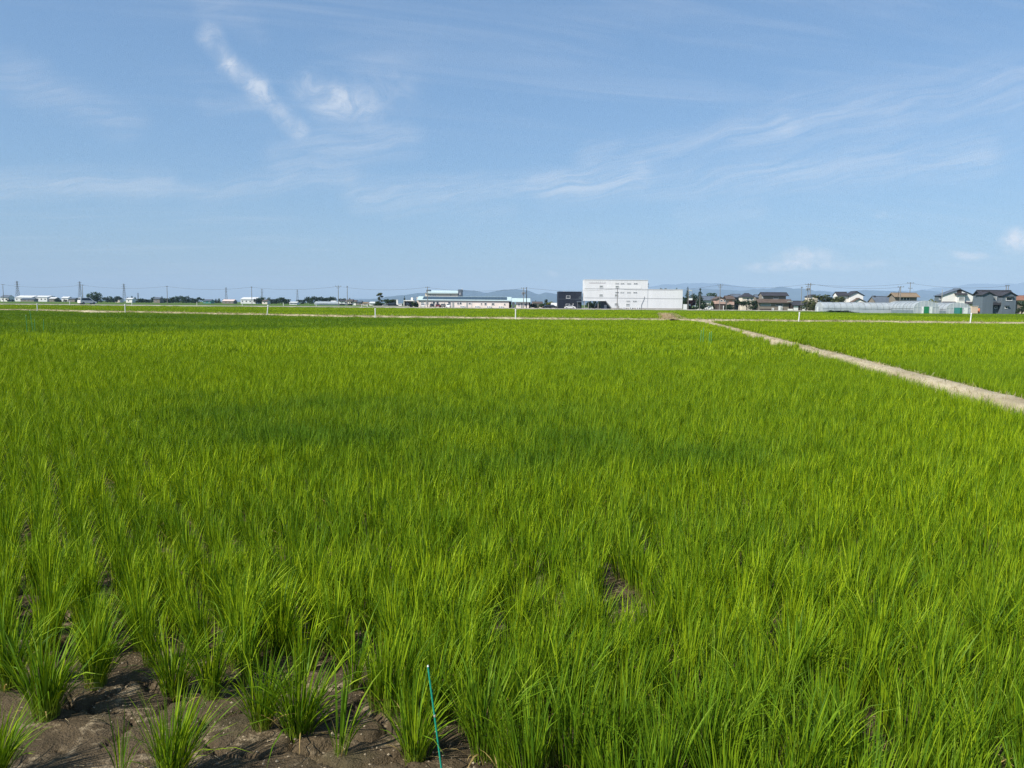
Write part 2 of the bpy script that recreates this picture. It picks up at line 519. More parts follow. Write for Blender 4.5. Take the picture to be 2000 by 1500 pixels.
# ------------------------------------------------------------------ mountains
def mountain(name, D, pts, depth, m, seed):
    px = np.arange(pts[0][0], pts[-1][0] + 1, 2.5)
    top = np.interp(px, [a for a, _ in pts], [b_ for _, b_ in pts])
    hgt = np.array([max(hy(p_) - t, 0) for p_, t in zip(px, top)]) * U(D)
    hgt = hgt * (1 + (fbm(px, px * 0 + seed, 22, 4) - .5) * .16)
    X = np.array([PX(p_, D) for p_ in px])
    V, Q = [], []
    rows = [(-1.0, 0.0), (-.8, .16), (-.6, .36), (-.42, .56), (-.24, .78), (-.1, .93), (0, 1.0), (.4, .5), (1.0, -.02)]
    for j, (o, k) in enumerate(rows):
        for i in range(len(px)):
            spur = (float(fbm(X[i] + seed * 77, o * depth * .5, D * .03, 3)) - .5) * (1.1 if 0 < k < .95 else 0)
            V.append((X[i], D + o * depth + spur * depth * .08, max(hgt[i] * min(max(k + spur * k * .7, 0), .97 if o else 1), -.02) + GZ - (.2 if k <= 0 else 0)))
    n = len(px)
    for j in range(len(rows) - 1):
        for i in range(n - 1): Q.append((j * n + i, j * n + i + 1, (j + 1) * n + i + 1, (j + 1) * n + i))
    me = np_mesh(name, np.array(V), np.array(Q), m)
    return tag(link(name, me), None, None, None, 'structure')


m_hill = mat('forest_slope', (.035, .055, .03), .95, .35, .002, spec=.1)
mountain('mountain_range', 13000, [(640, 594), (670, 590), (700, 585), (730, 584), (780, 577.5), (812, 573.5), (850, 570), (880, 567.5), (905, 566), (925, 566.5), (944, 572), (952, 572), (972, 567), (985, 564.5), (1003, 565.5), (1016, 565), (1032, 567.5), (1045, 573), (1053, 575), (1064, 571.5), (1075, 572), (1095, 576), (1130, 579), (1180, 582), (1260, 586), (1340, 597)], 2600, m_hill, 1)
mountain('mountain_range', 14500, [(1250, 596), (1330, 568), (1352, 564), (1376, 562), (1400, 565), (1422, 567), (1450, 567), (1472, 563.5), (1500, 564), (1524, 561.5), (1546, 563), (1568, 564), (1590, 567.5), (1630, 571), (1660, 569), (1688, 566), (1715, 568.5), (1740, 567.5), (1770, 571), (1790, 567), (1815, 568), (1840, 573), (1880, 577), (1930, 575), (2000, 577), (2080, 580), (2200, 600)], 2600, m_hill, 2)
mountain('mountain_range', 23000, [(1180, 596), (1262, 562), (1300, 556.5), (1335, 553), (1372, 551), (1398, 552.5), (1430, 557), (1475, 561), (1560, 566), (1700, 572), (1800, 566), (1845, 561), (1880, 556), (1920, 553.5), (1950, 556), (1985, 552.5), (2050, 550), (2140, 556), (2260, 598)], 3000, m_hill, 3)
mountain('mountain_range', 21000, [(-300, 584), (-100, 581), (40, 581.5), (200, 583), (420, 586), (560, 588), (690, 583), (760, 585), (840, 592)], 2600, m_hill, 5)
# ------------------------------------------------------------------ air
hz = tag(MB().box(-29000, 29000, -400, 29500, -1.2, 720).build('haze', None), 'pale blue summer haze in the air over the plain', 'haze', None, 'stuff')
m_hz, g = new_mat('haze_air')
pv = g.n('ShaderNodeVolumePrincipled')
pv.inputs['Color'].default_value = (.42, .64, 1.0, 1)
pv.inputs['Density'].default_value = 7.6e-5
pv.inputs['Absorption Color'].default_value = (.25, .25, .25, 1)
pv.inputs['Anisotropy'].default_value = -0.1
o_ = g.n('ShaderNodeOutputMaterial'); g.t.links.new(pv.outputs[0], o_.inputs['Volume'])
m_hz.volume_intersection_method = 'FAST' if hasattr(m_hz, 'volume_intersection_method') else None
hz.data.materials.clear(); hz.data.materials.append(m_hz)


# ------------------------------------------------------------------ rice
def blades(n, rad, L, W, lean, bend, segs, r_, drift=(.10, .04), dry=.04, hill=(0, 0)):
    """n leaf blades rooted in one hill; returns verts, faces, per-vertex (random, along, dry)"""
    V, Fc, A = [], [], []
    for i in range(n):
        a = r_.uniform(0, 2 * math.pi)
        rr = rad * math.sqrt(r_.uniform(0, 1))
        b = np.array([hill[0] + rr * math.cos(a), hill[1] + rr * math.sin(a), -.01])
        a2 = a + r_.normal(0, .5)
        th = abs(r_.normal(lean[0], lean[1])); bd = abs(r_.normal(bend[0], bend[1]))
        if r_.uniform() < .06: bd += .8
        dr = 1.0 if r_.uniform() < dry else 0.0
        ln = r_.uniform(*L) * (.55 if dr else 1.0); wd = r_.uniform(*W)
        if dr: th += .5; bd += .5
        hd = np.array([math.cos(a2), math.sin(a2), 0])
        tw = r_.uniform(-1.2, 1.2)
        side0 = np.array([-hd[1], hd[0], 0])
        p_ = b.copy(); o = len(V); rv = r_.uniform()
        for k in range(segs + 1):
            t = k / segs
            ang = th * (.4 + .6 * t) + bd * t * t
            d = hd * math.sin(ang) + np.array([drift[0] * t, drift[1] * t, math.cos(ang)])
            if k: p_ = p_ + d * ln / segs
            side = side0 * math.cos(tw * t) + np.cross(side0, d) * math.sin(tw * t)
            wt_ = wd * (.45 + 1.1 * t if t < .5 else 1.0 * (1 - ((t - .5) / .5) ** 1.6))
            if k == segs:
                V.append(p_.copy()); A.append((rv, t, dr))
            else:
                V.append(p_ - side * wt_ * .5); V.append(p_ + side * wt_ * .5); A += [(rv, t, dr)] * 2
        for k in range(segs):
            q = o + 2 * k
            Fc.append((q, q + 1, q + 3, q + 2) if k < segs - 1 else (q, q + 1, q + 2))
    return V, Fc, A


def blade_mesh(name, parts, m):
    V, Fc, A = [], [], []
    for v, f, a in parts:
        o = len(V); V += v; A += a; Fc += [tuple(i + o for i in q) for q in f]
    me = bpy.data.meshes.new(name)
    me.from_pydata([tuple(map(float, v)) for v in V], [], Fc)
    A = np.array(A)
    for k, nm in enumerate(('leaf_random', 'leaf_along', 'leaf_dry')): fattr(me, nm, A[:, k])
    me.materials.append(m)
    me.shade_smooth()
    return me


def leaf_mat(name, dark, mid, light, stem, dryc, transl=.35, tintdark=(.066, .150, .010)):
    m, g = new_mat(name)
    at = lambda n, t='GEOMETRY': g.n('ShaderNodeAttribute', attribute_name=n, attribute_type=t).outputs['Fac']
    rv, al, dr = at('leaf_random'), at('leaf_along'), at('leaf_dry')
    tint = at('tint', 'INSTANCER')                     # colour of the stand: 0 yellow-green .. 1 deep green
    c = g.mix(g.ramp(rv, .0, .65, smooth=False), dark, mid)
    c = g.mix(g.ramp(rv, .55, 1.0, smooth=False), c, light)
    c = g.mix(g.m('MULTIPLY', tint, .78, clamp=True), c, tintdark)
    c = g.mix(g.ramp(al, .34, .05, 0, .75), c, stem)
    c = g.mix(dr, c, dryc)
    b = g.n('ShaderNodeBsdfPrincipled'); g.put(b.inputs['Base Color'], c)
    b.inputs['Roughness'].default_value = .5; b.inputs['Specular IOR Level'].default_value = .10
    t = g.n('ShaderNodeBsdfTranslucent'); g.put(t.inputs['Color'], g.mix(1.0, c, (1.25, 1.15, .7), 'MULTIPLY'))
    mx = g.n('ShaderNodeMixShader'); mx.inputs[0].default_value = transl
    g.t.links.new(b.outputs[0], mx.inputs[1]); g.t.links.new(t.outputs[0], mx.inputs[2])
    finish(g, mx.outputs[0])
    return m


m_rice = leaf_mat('rice_leaf', (.052, .118, .004), (.215, .335, .005), (.455, .570, .012), (.19, .25, .035), (.42, .31, .12), .24)
m_dryg = leaf_mat('dry_grass_blade', (.30, .24, .13), (.46, .39, .24), (.60, .53, .36), (.30, .24, .13), (.5, .4, .22), .2, (.10, .15, .03))

# where the stand is deeper green: broad drifts and the patches seen in the photograph
PATCH = []
for (px, py), rx, ry, k in [((900, 790), 2.4, 1.6, .75), ((1100, 835), 2.2, 1.0, .8), ((1240, 850), 1.4, .8, .7), ((640, 745), 4.0, 3.0, .75), ((700, 830), 2.0, 1.0, .45), ((1480, 730), 3, 1.6, .35),
                            ((1500, 850), 1.6, .9, .35), ((330, 960), 1.2, .7, .25), ((950, 1190), .8, .35, .35), ((150, 760), 3, 1.6, .3), ((1430, 645), 7, 7, .35), ((820, 690), 6, 4, .5), ((480, 790), 2.4, 1.8, .5)]:
    q = G(px, py, .4); PATCH.append((q.x, q.y, rx, ry, k))
FARL = G(0, 648, .4), G(860, 634, .4)


def tint_of(x, y):
    x = np.asarray(x, float); y = np.asarray(y, float)
    t = (fbm(x * .45 + 30, y + 12, 5.5, 3) - .5) * 1.05
    t = t + (fbm(x, y, 1.3, 2) - .5) * .5
    for px, py, rx, ry, k in PATCH:
        t = t + k * .45 * np.exp(-(((x - px) / rx) ** 2 + ((y - py) / ry) ** 2)) * np.clip((fbm(x * .8 + 3, y + 7, .9, 3) - .33) * 3.2, 0, 1.2)
    # greener belt along the far left edge of the paddy
    ed = np.interp(x, [-70, FARL[0].x, FARL[1].x, FARL[1].x + 14], [FARL[0].y * .9, FARL[0].y, FARL[1].y, 200])
    t = t + np.clip((y + (fbm(x, y, 7, 2) - .5) * 9 - ed) / 4, 0, .85) * (y < bankY(x))
    t = t + .62 * np.clip((6.2 - y) / 3.6, 0, 1) - .10 * np.clip((-x) / 6, 0, 1)     # deeper green at the front, vignetting and view-angle darkening painted into the tint
    return np.clip(t + .02, 0, 1.1)


# --- near hills, two sets of shared shapes
rl = np.random.default_rng(21)
C_near = bpy.data.collections.new('rice_clumps'); COL.children.link(C_near)
near_me = [blade_mesh('rice_clump', [blades(int(rl.uniform(150, 200)), .040, (.17, .40), (.0036, .0070), (.30, .24), (.30, .30), 5, rl)], m_rice) for k in range(10)]
stand_me = [blade_mesh('rice_clump', [blades(int(rl.uniform(110, 145)), .048, (.16, .37), (.0030, .0058), (.14, .16), (.13, .18), 5, rl)], m_rice) for k in range(10)]
sparse_me = [blade_mesh('rice_clump_sparse', [blades(n, .02, (.16, .36), (.004, .008), (.22, .2), (.3, .3), 5, rl, dry=.12)], m_rice) for n in (16, 24, 34)]
# hills picked out one by one at the open mud corner: photo foot point, shape, size, label
SPOT = [((88, 1402), 0, 1.0, 'large rice clump spreading over the bare mud at far left'),
        ((186, 1343), 1, .86, 'upright rice clump standing just right of the largest leftmost one'),
        ((338, 1352), 2, .85, 'rice clump before the dense stand, third along from the left edge'),
        ((414, 1360), 3, .80, 'narrow rice clump close beside another above the bare mud'),
        ((512, 1420), 4, .80, 'left one of the paired rice clumps rooted in pale mud'),
        ((584, 1426), 5, 1.0, 'right one of the paired rice clumps rooted in pale mud'),
        ((335, 1528), 6, .86, 'sprawling rice clump at the bottom edge, alone on cracked mud'),
        ((-10, 1530), 7, .7, 'rice clump cut by the bottom left corner of the picture'),
        ((812, 1475), 8, .80, 'rice clump just left of the thin green stake'),
        ((945, 1482), 9, .98, 'bushy rice clump right of the thin green stake'),
        ((665, 1475), 's1', 1.0, 'sparse thin rice seedling between the mud and the green stake'),
        ((690, 1345), 's2', 1.1, 'thin rice clump in the gap behind the paired clumps'),
        ((480, 1335), 's2', 1.0, 'small rice clump behind the paired clumps'),
        ((238, 1520), 's0', .7, 'few stray rice blades sprouting from cracked mud'),
        ((20, 1345), 2, .95, 'rice clump at the left picture edge behind the largest one')]
taken = []


def put_clump(x, y, me, s_, rz, label, group='rice clumps in the first rows of the paddy', lean=True):
    o = bpy.data.objects.new('rice_clump', me)
    C_near.objects.link(o)
    o.location = (x, y, soilZ(x, y) + .002)
    o.rotation_euler = (rng.normal(0, .05), rng.normal(.03, .05), rz)
    o.scale = (s_ * rng.uniform(.93, 1.07), s_ * rng.uniform(.93, 1.07), s_)
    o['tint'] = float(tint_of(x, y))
    tag(o, label, 'rice plant', group)
    taken.append((x, y))
    return o


for (px, py), sh, s_, lb in SPOT:
    q = G(px, py)
    put_clump(q.x, q.y, sparse_me[int(sh[1])] if isinstance(sh, str) else near_me[sh], s_ * 1.1, rng.uniform(-.5, .5), lb)

# transplanted rows: 0.30 m between rows, 0.165 m along them
ROWA = R(31)


def row_points(y0, y1, spread=.70):
    pts = []
    ca, sa = math.cos(ROWA), math.sin(ROWA)
    nmax = int(y1 * 1.15 / .19) + 14
    for i in range(-nmax, nmax):
        for j in range(int(-y1 * .75 / .125), int((y1 * 1.3) / .125)):
            u_, v_ = i * .19, j * .125
            pts.append((u_ * ca - v_ * sa, u_ * sa + v_ * ca))
    P = np.array(pts)
    P += rng.normal(0, .026, P.shape)
    P = P[(P[:, 1] > y0) & (P[:, 1] < y1) & (np.abs(P[:, 0]) < P[:, 1] * spread + .5)]
    return P


# front limit of the stand in photo pixels
LIM = ([-400, 0, 120, 300, 430, 560, 640, 720, 790, 900, 1000, 1200, 2000, 2600], [1300, 1300, 1290, 1312, 1318, 1325, 1335, 1425, 1490, 1500, 1560, 1660, 1700, 1700])
limG = [G(a, b_) for a, b_ in zip(*LIM)]


def front_ok(x, y):
    # where the mud corner ends, in ground metres
    return y > np.interp(np.asarray(x) / np.asarray(y), [q.x / q.y for q in limG], [q.y for q in limG])


NEARMAX = 22.0
P = row_points(1.75, NEARMAX)
ok = front_ok(P[:, 0], P[:, 1])
for (tx, ty) in taken: ok &= np.hypot(P[:, 0] - tx, P[:, 1] - ty) > .11
ok &= np.abs(P[:, 0] - pathX(P[:, 1])) > PHW + .22
GAP = [(G(1222, 1185, .05), .13, .30), (G(80, 1250, 0), .12, .06), (G(650, 1300, 0), .10, .06), (G(1780, 1420), .10, .08), (G(900, 1470, 0), .12, .05)]
for q, rx, ry in GAP: ok &= (((P[:, 0] - q.x) / rx) ** 2 + ((P[:, 1] - q.y) / ry) ** 2) > 1
ok &= rng.random(len(P)) > .008
P = P[ok]
right = P[:, 0] > pathX(P[:, 1])
# the 300 hills that show largest are single objects, the rest is one stand
dist = P[:, 1] + 0.02 * np.abs(P[:, 0])
inview = (np.abs(P[:, 0]) < P[:, 1] * .66) & ~right & (P[:, 1] > 2.2)
order = np.argsort(np.where(inview, dist, 1e9))[:300 - len(SPOT)]
single = np.zeros(len(P), bool); single[order] = True
for i in order:
    x, y = P[i]
    put_clump(x, y, (near_me if rng.random() < .08 else stand_me)[int(rng.integers(10))], rng.uniform(.80, 1.08), rng.uniform(0, 6.28) if rng.random() < .5 else rng.uniform(-.6, .6),
              'green rice clump packed in among its like in the front rows of the paddy')


def gn_field(name, pts, rotz, tilt, scl, tint, coll, idx, label):
    """one stand: points carry turn, size, colour; a geometry-node tree sets a plant on each"""
    me = bpy.data.meshes.new(name)
    me.vertices.add(len(pts)); me.vertices.foreach_set('co', np.ascontiguousarray(pts, dtype=np.float32).ravel())
    for nm, v in (('turn', rotz), ('tilt_x', tilt[0]), ('tilt_y', tilt[1]), ('size', scl), ('tint', tint)): fattr(me, nm, v)
    a = me.attributes.new('pick', 'INT', 'POINT'); a.data.foreach_set('value', np.ascontiguousarray(idx, dtype=np.int32))
    o = link(name, me)
    tag(o, label, 'rice' if 'rice' in name else 'grass', None, 'stuff')
    ng = bpy.data.node_groups.new(name + '_nodes', 'GeometryNodeTree')
    ng.interface.new_socket('Geometry', in_out='INPUT', socket_type='NodeSocketGeometry')
    ng.interface.new_socket('Geometry', in_out='OUTPUT', socket_type='NodeSocketGeometry')
    N = ng.nodes.new; L_ = ng.links.new
    gi, go = N('NodeGroupInput'), N('NodeGroupOutput')
    m2p = N('GeometryNodeMeshToPoints'); L_(gi.outputs[0], m2p.inputs['Mesh'])
    ci = N('GeometryNodeCollectionInfo'); ci.inputs['Collection'].default_value = coll
    ci.inputs['Separate Children'].default_value = True; ci.inputs['Reset Children'].default_value = True
    iop = N('GeometryNodeInstanceOnPoints')
    L_(m2p.outputs[0], iop.inputs['Points']); L_(ci.outputs[0], iop.inputs['Instance'])
    iop.inputs['Pick Instance'].default_value = True

    def attr(nm, typ='FLOAT'):
        a_ = N('GeometryNodeInputNamedAttribute'); a_.data_type = typ; a_.inputs['Name'].default_value = nm
        return a_.outputs['Attribute']
    L_(attr('pick', 'INT'), iop.inputs['Instance Index'])
    cx = N('ShaderNodeCombineXYZ')
    for k, nm in enumerate(('tilt_x', 'tilt_y', 'turn')): L_(attr(nm), cx.inputs[k])
    L_(cx.outputs[0], iop.inputs['Rotation'])
    L_(attr('size'), iop.inputs['Scale'])
    L_(iop.outputs[0], go.inputs[0])
    md = o.modifiers.new('stand', 'NODES'); md.node_group = ng
    return o


def variants(name, meshes):
    c = bpy.data.collections.new(name)
    for i, me in enumerate(meshes):
        o = bpy.data.objects.new('%s_%02d' % (name, i), me); c.objects.link(o)
    return c


V_hill = variants('hill_shapes', [blade_mesh('hill_shape', [blades(int(rl.uniform(72, 94)), .048, (.16, .37), (.0034, .0064), (.14, .16), (.13, .18), 4, rl)], m_rice) for k in range(10)])


def patch_mesh(w_, nb, W, segs, L=(.20, .38), step=(.25, .14), m=None):
    parts = []
    for i in range(int(w_ / step[0]) + 1):
        for j in range(int(w_ / step[1]) + 1):
            hx, hy_ = -w_ / 2 + (i + .5) * step[0] + rl.normal(0, .03), -w_ / 2 + (j + .5) * step[1] + rl.normal(0, .025)
            k_ = rl.uniform(.70, 1.15)
            parts.append(blades(nb, .04, (L[0] * k_, L[1] * k_), W, (.16, .16), (.18, .20), segs, rl, hill=(hx, hy_), dry=.02))
    return blade_mesh('stand_patch', parts, m or m_rice)


V_mid = variants('patch_shapes', [patch_mesh(1.0, 24, (.008, .014), 3) for k in range(7)])
V_far = variants('far_patch_shapes', [patch_mesh(2.2, 9, (.035, .055), 2, (.28, .42)) for k in range(6)])

sel = ~single & ~right
Q_ = P[sel]
n = len(Q_)
wind = fbm(Q_[:, 0], Q_[:, 1], 2.0, 2) - .5
zs = np.array([soilZ(x, y) for x, y in Q_])
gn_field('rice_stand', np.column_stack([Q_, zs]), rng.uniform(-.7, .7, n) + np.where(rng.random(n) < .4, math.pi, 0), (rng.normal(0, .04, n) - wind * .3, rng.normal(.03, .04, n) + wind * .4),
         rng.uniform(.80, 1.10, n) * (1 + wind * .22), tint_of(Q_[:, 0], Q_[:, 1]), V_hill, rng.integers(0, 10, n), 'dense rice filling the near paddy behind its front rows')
Qr = P[right & (P[:, 0] > pathX(P[:, 1]) + PHW + .22)]


def cells(y0, y1, step, spread=.72):
    pts = []
    y = y0
    while y < y1:
        xm = y * spread + 3
        nx_ = int(2 * xm / step)
        pts.append(np.column_stack([-xm + (np.arange(nx_) + rng.uniform(-.3, .3, nx_)) * step, y + rng.uniform(-.3, .3, nx_) * step]))
        y += step
    return np.concatenate(pts)


M_ = cells(NEARMAX + .3, 118, .92)
edge = bankY(M_[:, 0]) - 1.2
side = M_[:, 0] - pathX(M_[:, 1])
inl = M_[(M_[:, 1] < edge - .4) & (side < -(PHW + .66))]
inr = M_[(M_[:, 1] < edge - .4) & (side > PHW + .70)]


def mid_field(name, A, label, add=0.0):
    n = len(A)
    wd = fbm(A[:, 0] * .6, A[:, 1], 3.0, 2) - .5
    gn_field(name, np.column_stack([A, np.zeros(n)]), rng.uniform(-.5, .5, n), (rng.normal(0, .03, n), rng.normal(.02, .03, n)), rng.uniform(.86, 1.12, n) * (1 + wd * .24),
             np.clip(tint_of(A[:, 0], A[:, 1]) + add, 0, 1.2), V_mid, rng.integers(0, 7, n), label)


mid_field('rice_stand', inl, 'rice of the main paddy stretching back to the far bank')
n = len(Qr)
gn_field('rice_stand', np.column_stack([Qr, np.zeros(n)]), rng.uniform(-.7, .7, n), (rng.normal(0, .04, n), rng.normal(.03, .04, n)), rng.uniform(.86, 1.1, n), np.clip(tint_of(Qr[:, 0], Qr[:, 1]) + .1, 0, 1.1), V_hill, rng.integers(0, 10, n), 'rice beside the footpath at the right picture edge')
mid_field('rice_stand', inr, 'rice of the right-hand paddy beyond the footpath', .05)

# paddies beyond the bank, up to the road
Fp = cells(66, 219, 2.0, .76)
okf = (Fp[:, 1] > bankY(Fp[:, 0]) + 2.2)
okf &= (Fp[:, 1] < np.where(Fp[:, 0] < PX(1590, 200), 207 + 0 * Fp[:, 0], 176))
D0, D1 = G(1535, 609.5, .4), G(1850, 624.5, .4)
dl = (D1.x - D0.x) * (Fp[:, 1] - D0.y) - (D1.y - D0.y) * (Fp[:, 0] - D0.x)
dark = dl < 0
dark = (Fp[:, 0] > D0.x * .97) & ((Fp[:, 1] > np.interp(Fp[:, 0], sorted([D0.x, D1.x]), [D0.y, D1.y] if D0.x < D1.x else [D1.y, D0.y])) | (Fp[:, 0] > max(D0.x, D1.x)))
fpx = Q0.x + (Fp[:, 1] - Q0.y) * (Q1.x - Q0.x) / (Q1.y - Q0.y)
okf &= ~((np.abs(Fp[:, 0] - fpx) < 1.9) & (Fp[:, 1] < Q1.y + 2))
okf &= ~((Fp[:, 0] < PX(440, 205)) & (Fp[:, 1] > 172) & (Fp[:, 1] < 178))
for nm, A, add, lb in (('rice_stand', Fp[okf & ~dark], -.12, 'bright rice paddies between the far bank and the road'), ('rice_stand', Fp[okf & dark], .42, 'darker green rice in front of the plastic greenhouses')):
    n = len(A)
    gn_field(nm, np.column_stack([A, np.zeros(n) - .02]), rng.uniform(-.6, .6, n), (rng.normal(0, .02, n), rng.normal(0, .02, n)), rng.uniform(.95, 1.1, n),
             np.clip((fbm(A[:, 0] * .3, A[:, 1], 16, 3) - .5) * 1.2 + .15 + add, 0, 1.1), V_far, rng.integers(0, 6, n), lb)

# grass: dry cut straw on bank and path, tufts at their edges, green verge by the road
V_tuft = variants('tuft_shapes', [blade_mesh('tuft_shape', [blades(int(rl.uniform(16, 34)), .10, (.06, .22), (.006, .014), (.7, .35), (.5, .4), 3, rl, drift=(0, 0), dry=.5)], m_dryg) for k in range(6)])
V_verge = variants('verge_shapes', [patch_mesh(2.4, 12, (.035, .06), 2, (.35, .75), (.4, .4)) for k in range(4)])


def scatter_strip(pts, hw, per_m, z, seed, vmax=1e9):
    out = []
    r2 = np.random.default_rng(seed)
    for a, b_ in zip(pts, pts[1:]):
        ln = (b_ - a).length
        t = (b_ - a).normalized(); nr = Vector((t.y, -t.x, 0))
        for k in range(int(ln * per_m)):
            q = a + t * r2.uniform(0, ln) + nr * (r2.uniform(-hw, hw))
            if abs(q.x) > q.y * .75 + 3: continue
            out.append((q.x, q.y, z))
    return np.array(out)


Tb = scatter_strip([fl(v) for v in BK], .80, 20, .31, 3)
n = len(Tb)
gn_field('dry_grass', Tb, rng.uniform(0, 6.28, n), (rng.normal(0, .2, n), rng.normal(0, .2, n)), rng.uniform(.6, 1.7, n), (fbm(Tb[:, 0], Tb[:, 1], 3, 2) > .36) * rng.uniform(.3, 1.3, n), V_tuft, rng.integers(0, 6, n), 'dry yellow grass tufts along the far bank')
Tp = scatter_strip([pa0, pa1], PHW + .10, 34, .22, 4)
n = len(Tp)
Tp[:, 2] = .215 - np.clip((np.abs(Tp[:, 0] - pathX(Tp[:, 1])) - PHW * .9), 0, 1) * .7
gn_field('dry_grass', Tp, rng.uniform(0, 6.28, n), (rng.normal(0, .3, n), rng.normal(0, .3, n)), rng.uniform(.25, .62, n), (rng.random(n) < .06 + .5 * (np.abs(Tp[:, 0] - pathX(Tp[:, 1])) > PHW)) * 1.2, V_tuft, rng.integers(0, 6, n), 'cut straw lying on the pale footpath')
Tf = scatter_strip([fl(Q0), fl(Q1)], 1.3, 5, .4, 5)
n = len(Tf)
gn_field('dry_grass', Tf, rng.uniform(0, 6.28, n), (rng.normal(0, .2, n), rng.normal(0, .2, n)), rng.uniform(.6, 1.4, n), rng.random(n) * .4, V_tuft, rng.integers(0, 6, n), 'brownish dry grass on the short path beyond the bank')
vx = np.arange(-230, PX(1600, 215), 1.5)
Vg = np.concatenate([np.column_stack([vx + rng.uniform(-.5, .5, len(vx)), np.full(len(vx), yy) + rng.uniform(-.7, .7, len(vx)), np.full(len(vx), .0)]) for yy in (209.5, 211.5, 213.5, 215.5, 217.5, 219.5, 228.5, 231)])
Vg = Vg[(np.abs(Vg[:, 0]) < Vg[:, 1] * .74) & ~((Vg[:, 0] > a_) & (Vg[:, 0] < b2) & (Vg[:, 1] < 218))]
n = len(Vg)
gn_field('verge_grass', Vg, rng.uniform(0, 6.28, n), (np.zeros(n), np.zeros(n)), rng.uniform(.35, .75, n), rng.uniform(.55, 1.1, n), V_verge, rng.integers(0, 4, n), 'dark green verge grass along the farm road')

# ------------------------------------------------------------------ shared materials for built things
W_ = lambda n, c, **k: mat(n, c, **k)
m_white = W_('white_metal_cladding', (.665, .675, .69), rough=.55, var=.07, scale=.25, streak=True)
m_wtrim = W_('white_trim', (.71, .72, .73), rough=.5, var=.05)
m_cream = W_('cream_render', (.66, .58, .49), rough=.85, var=.08, scale=.3, streak=True)
m_pinkw = W_('pale_pink_render', (.76, .67, .61), rough=.85, var=.08, scale=.3, streak=True)
m_pink = W_('pink_siding', (.50, .34, .29), rough=.8, var=.10, scale=.4, streak=True)
m_blueroof = W_('light_blue_metal_roof', (.46, .58, .59), rough=.45, var=.08, scale=.3)
m_solar = W_('solar_cell_blue', (.045, .075, .10), rough=.35, var=.15, spec=.5)
m_navy = W_('navy_black_siding', (.013, .018, .030), rough=.6, var=.2, scale=.4, streak=True)
m_glass = W_('dark_window_glass', (.035, .045, .055), rough=.12, var=.2, spec=.6)
m_blind = W_('window_with_blind', (.28, .30, .30), rough=.4, var=.15)
m_tile = W_('dark_roof_tile', (.045, .045, .052), rough=.6, var=.25, scale=.8, bump=.05)
m_tileb = W_('brown_roof_tile', (.105, .080, .066), rough=.7, var=.25, scale=.8, bump=.05)
m_tileg = W_('blue_grey_roof_tile', (.10, .125, .16), rough=.6, var=.2, scale=.8, bump=.05)
m_greyw = W_('grey_blue_siding', (.105, .135, .165), rough=.75, var=.14, scale=.5, streak=True)
m_browngrey = W_('brown_grey_wall', (.21, .185, .155), rough=.85, var=.15, scale=.5, streak=True)
m_wallwhite = W_('white_plaster_wall', (.76, .75, .72), rough=.85, var=.06, scale=.4, streak=True)
m_darkwood = W_('dark_brown_wood', (.055, .040, .032), rough=.75, var=.25, scale=1.5)
m_conc = W_('weathered_concrete', (.34, .33, .30), rough=.9, var=.15, scale=.6, streak=True)
m_pole = W_('concrete_pole', (.20, .19, .18), rough=.9, var=.15, scale=.6)
m_steel = W_('galvanised_steel', (.22, .235, .25), rough=.5, var=.15, metal=.3)
m_black = W_('black_rubber', (.012, .012, .013), rough=.8, var=.2)
m_wire = W_('cable_sheath', (.05, .055, .065), rough=.7, var=.1)
m_brownroof = W_('sandy_brown_roof', (.22, .165, .11), rough=.75, var=.15, scale=.6, bump=.04)
m_orange = W_('faded_orange_paint', (.55, .20, .10), rough=.7, var=.15)
m_pinkline = W_('faded_pink_line', (.55, .42, .43), rough=.7, var=.1)
m_lamp = W_('lamp_lens', (.60, .58, .50), rough=.3, var=.05)
m_red = W_('tail_lamp_red', (.30, .02, .02), rough=.35, var=.1)


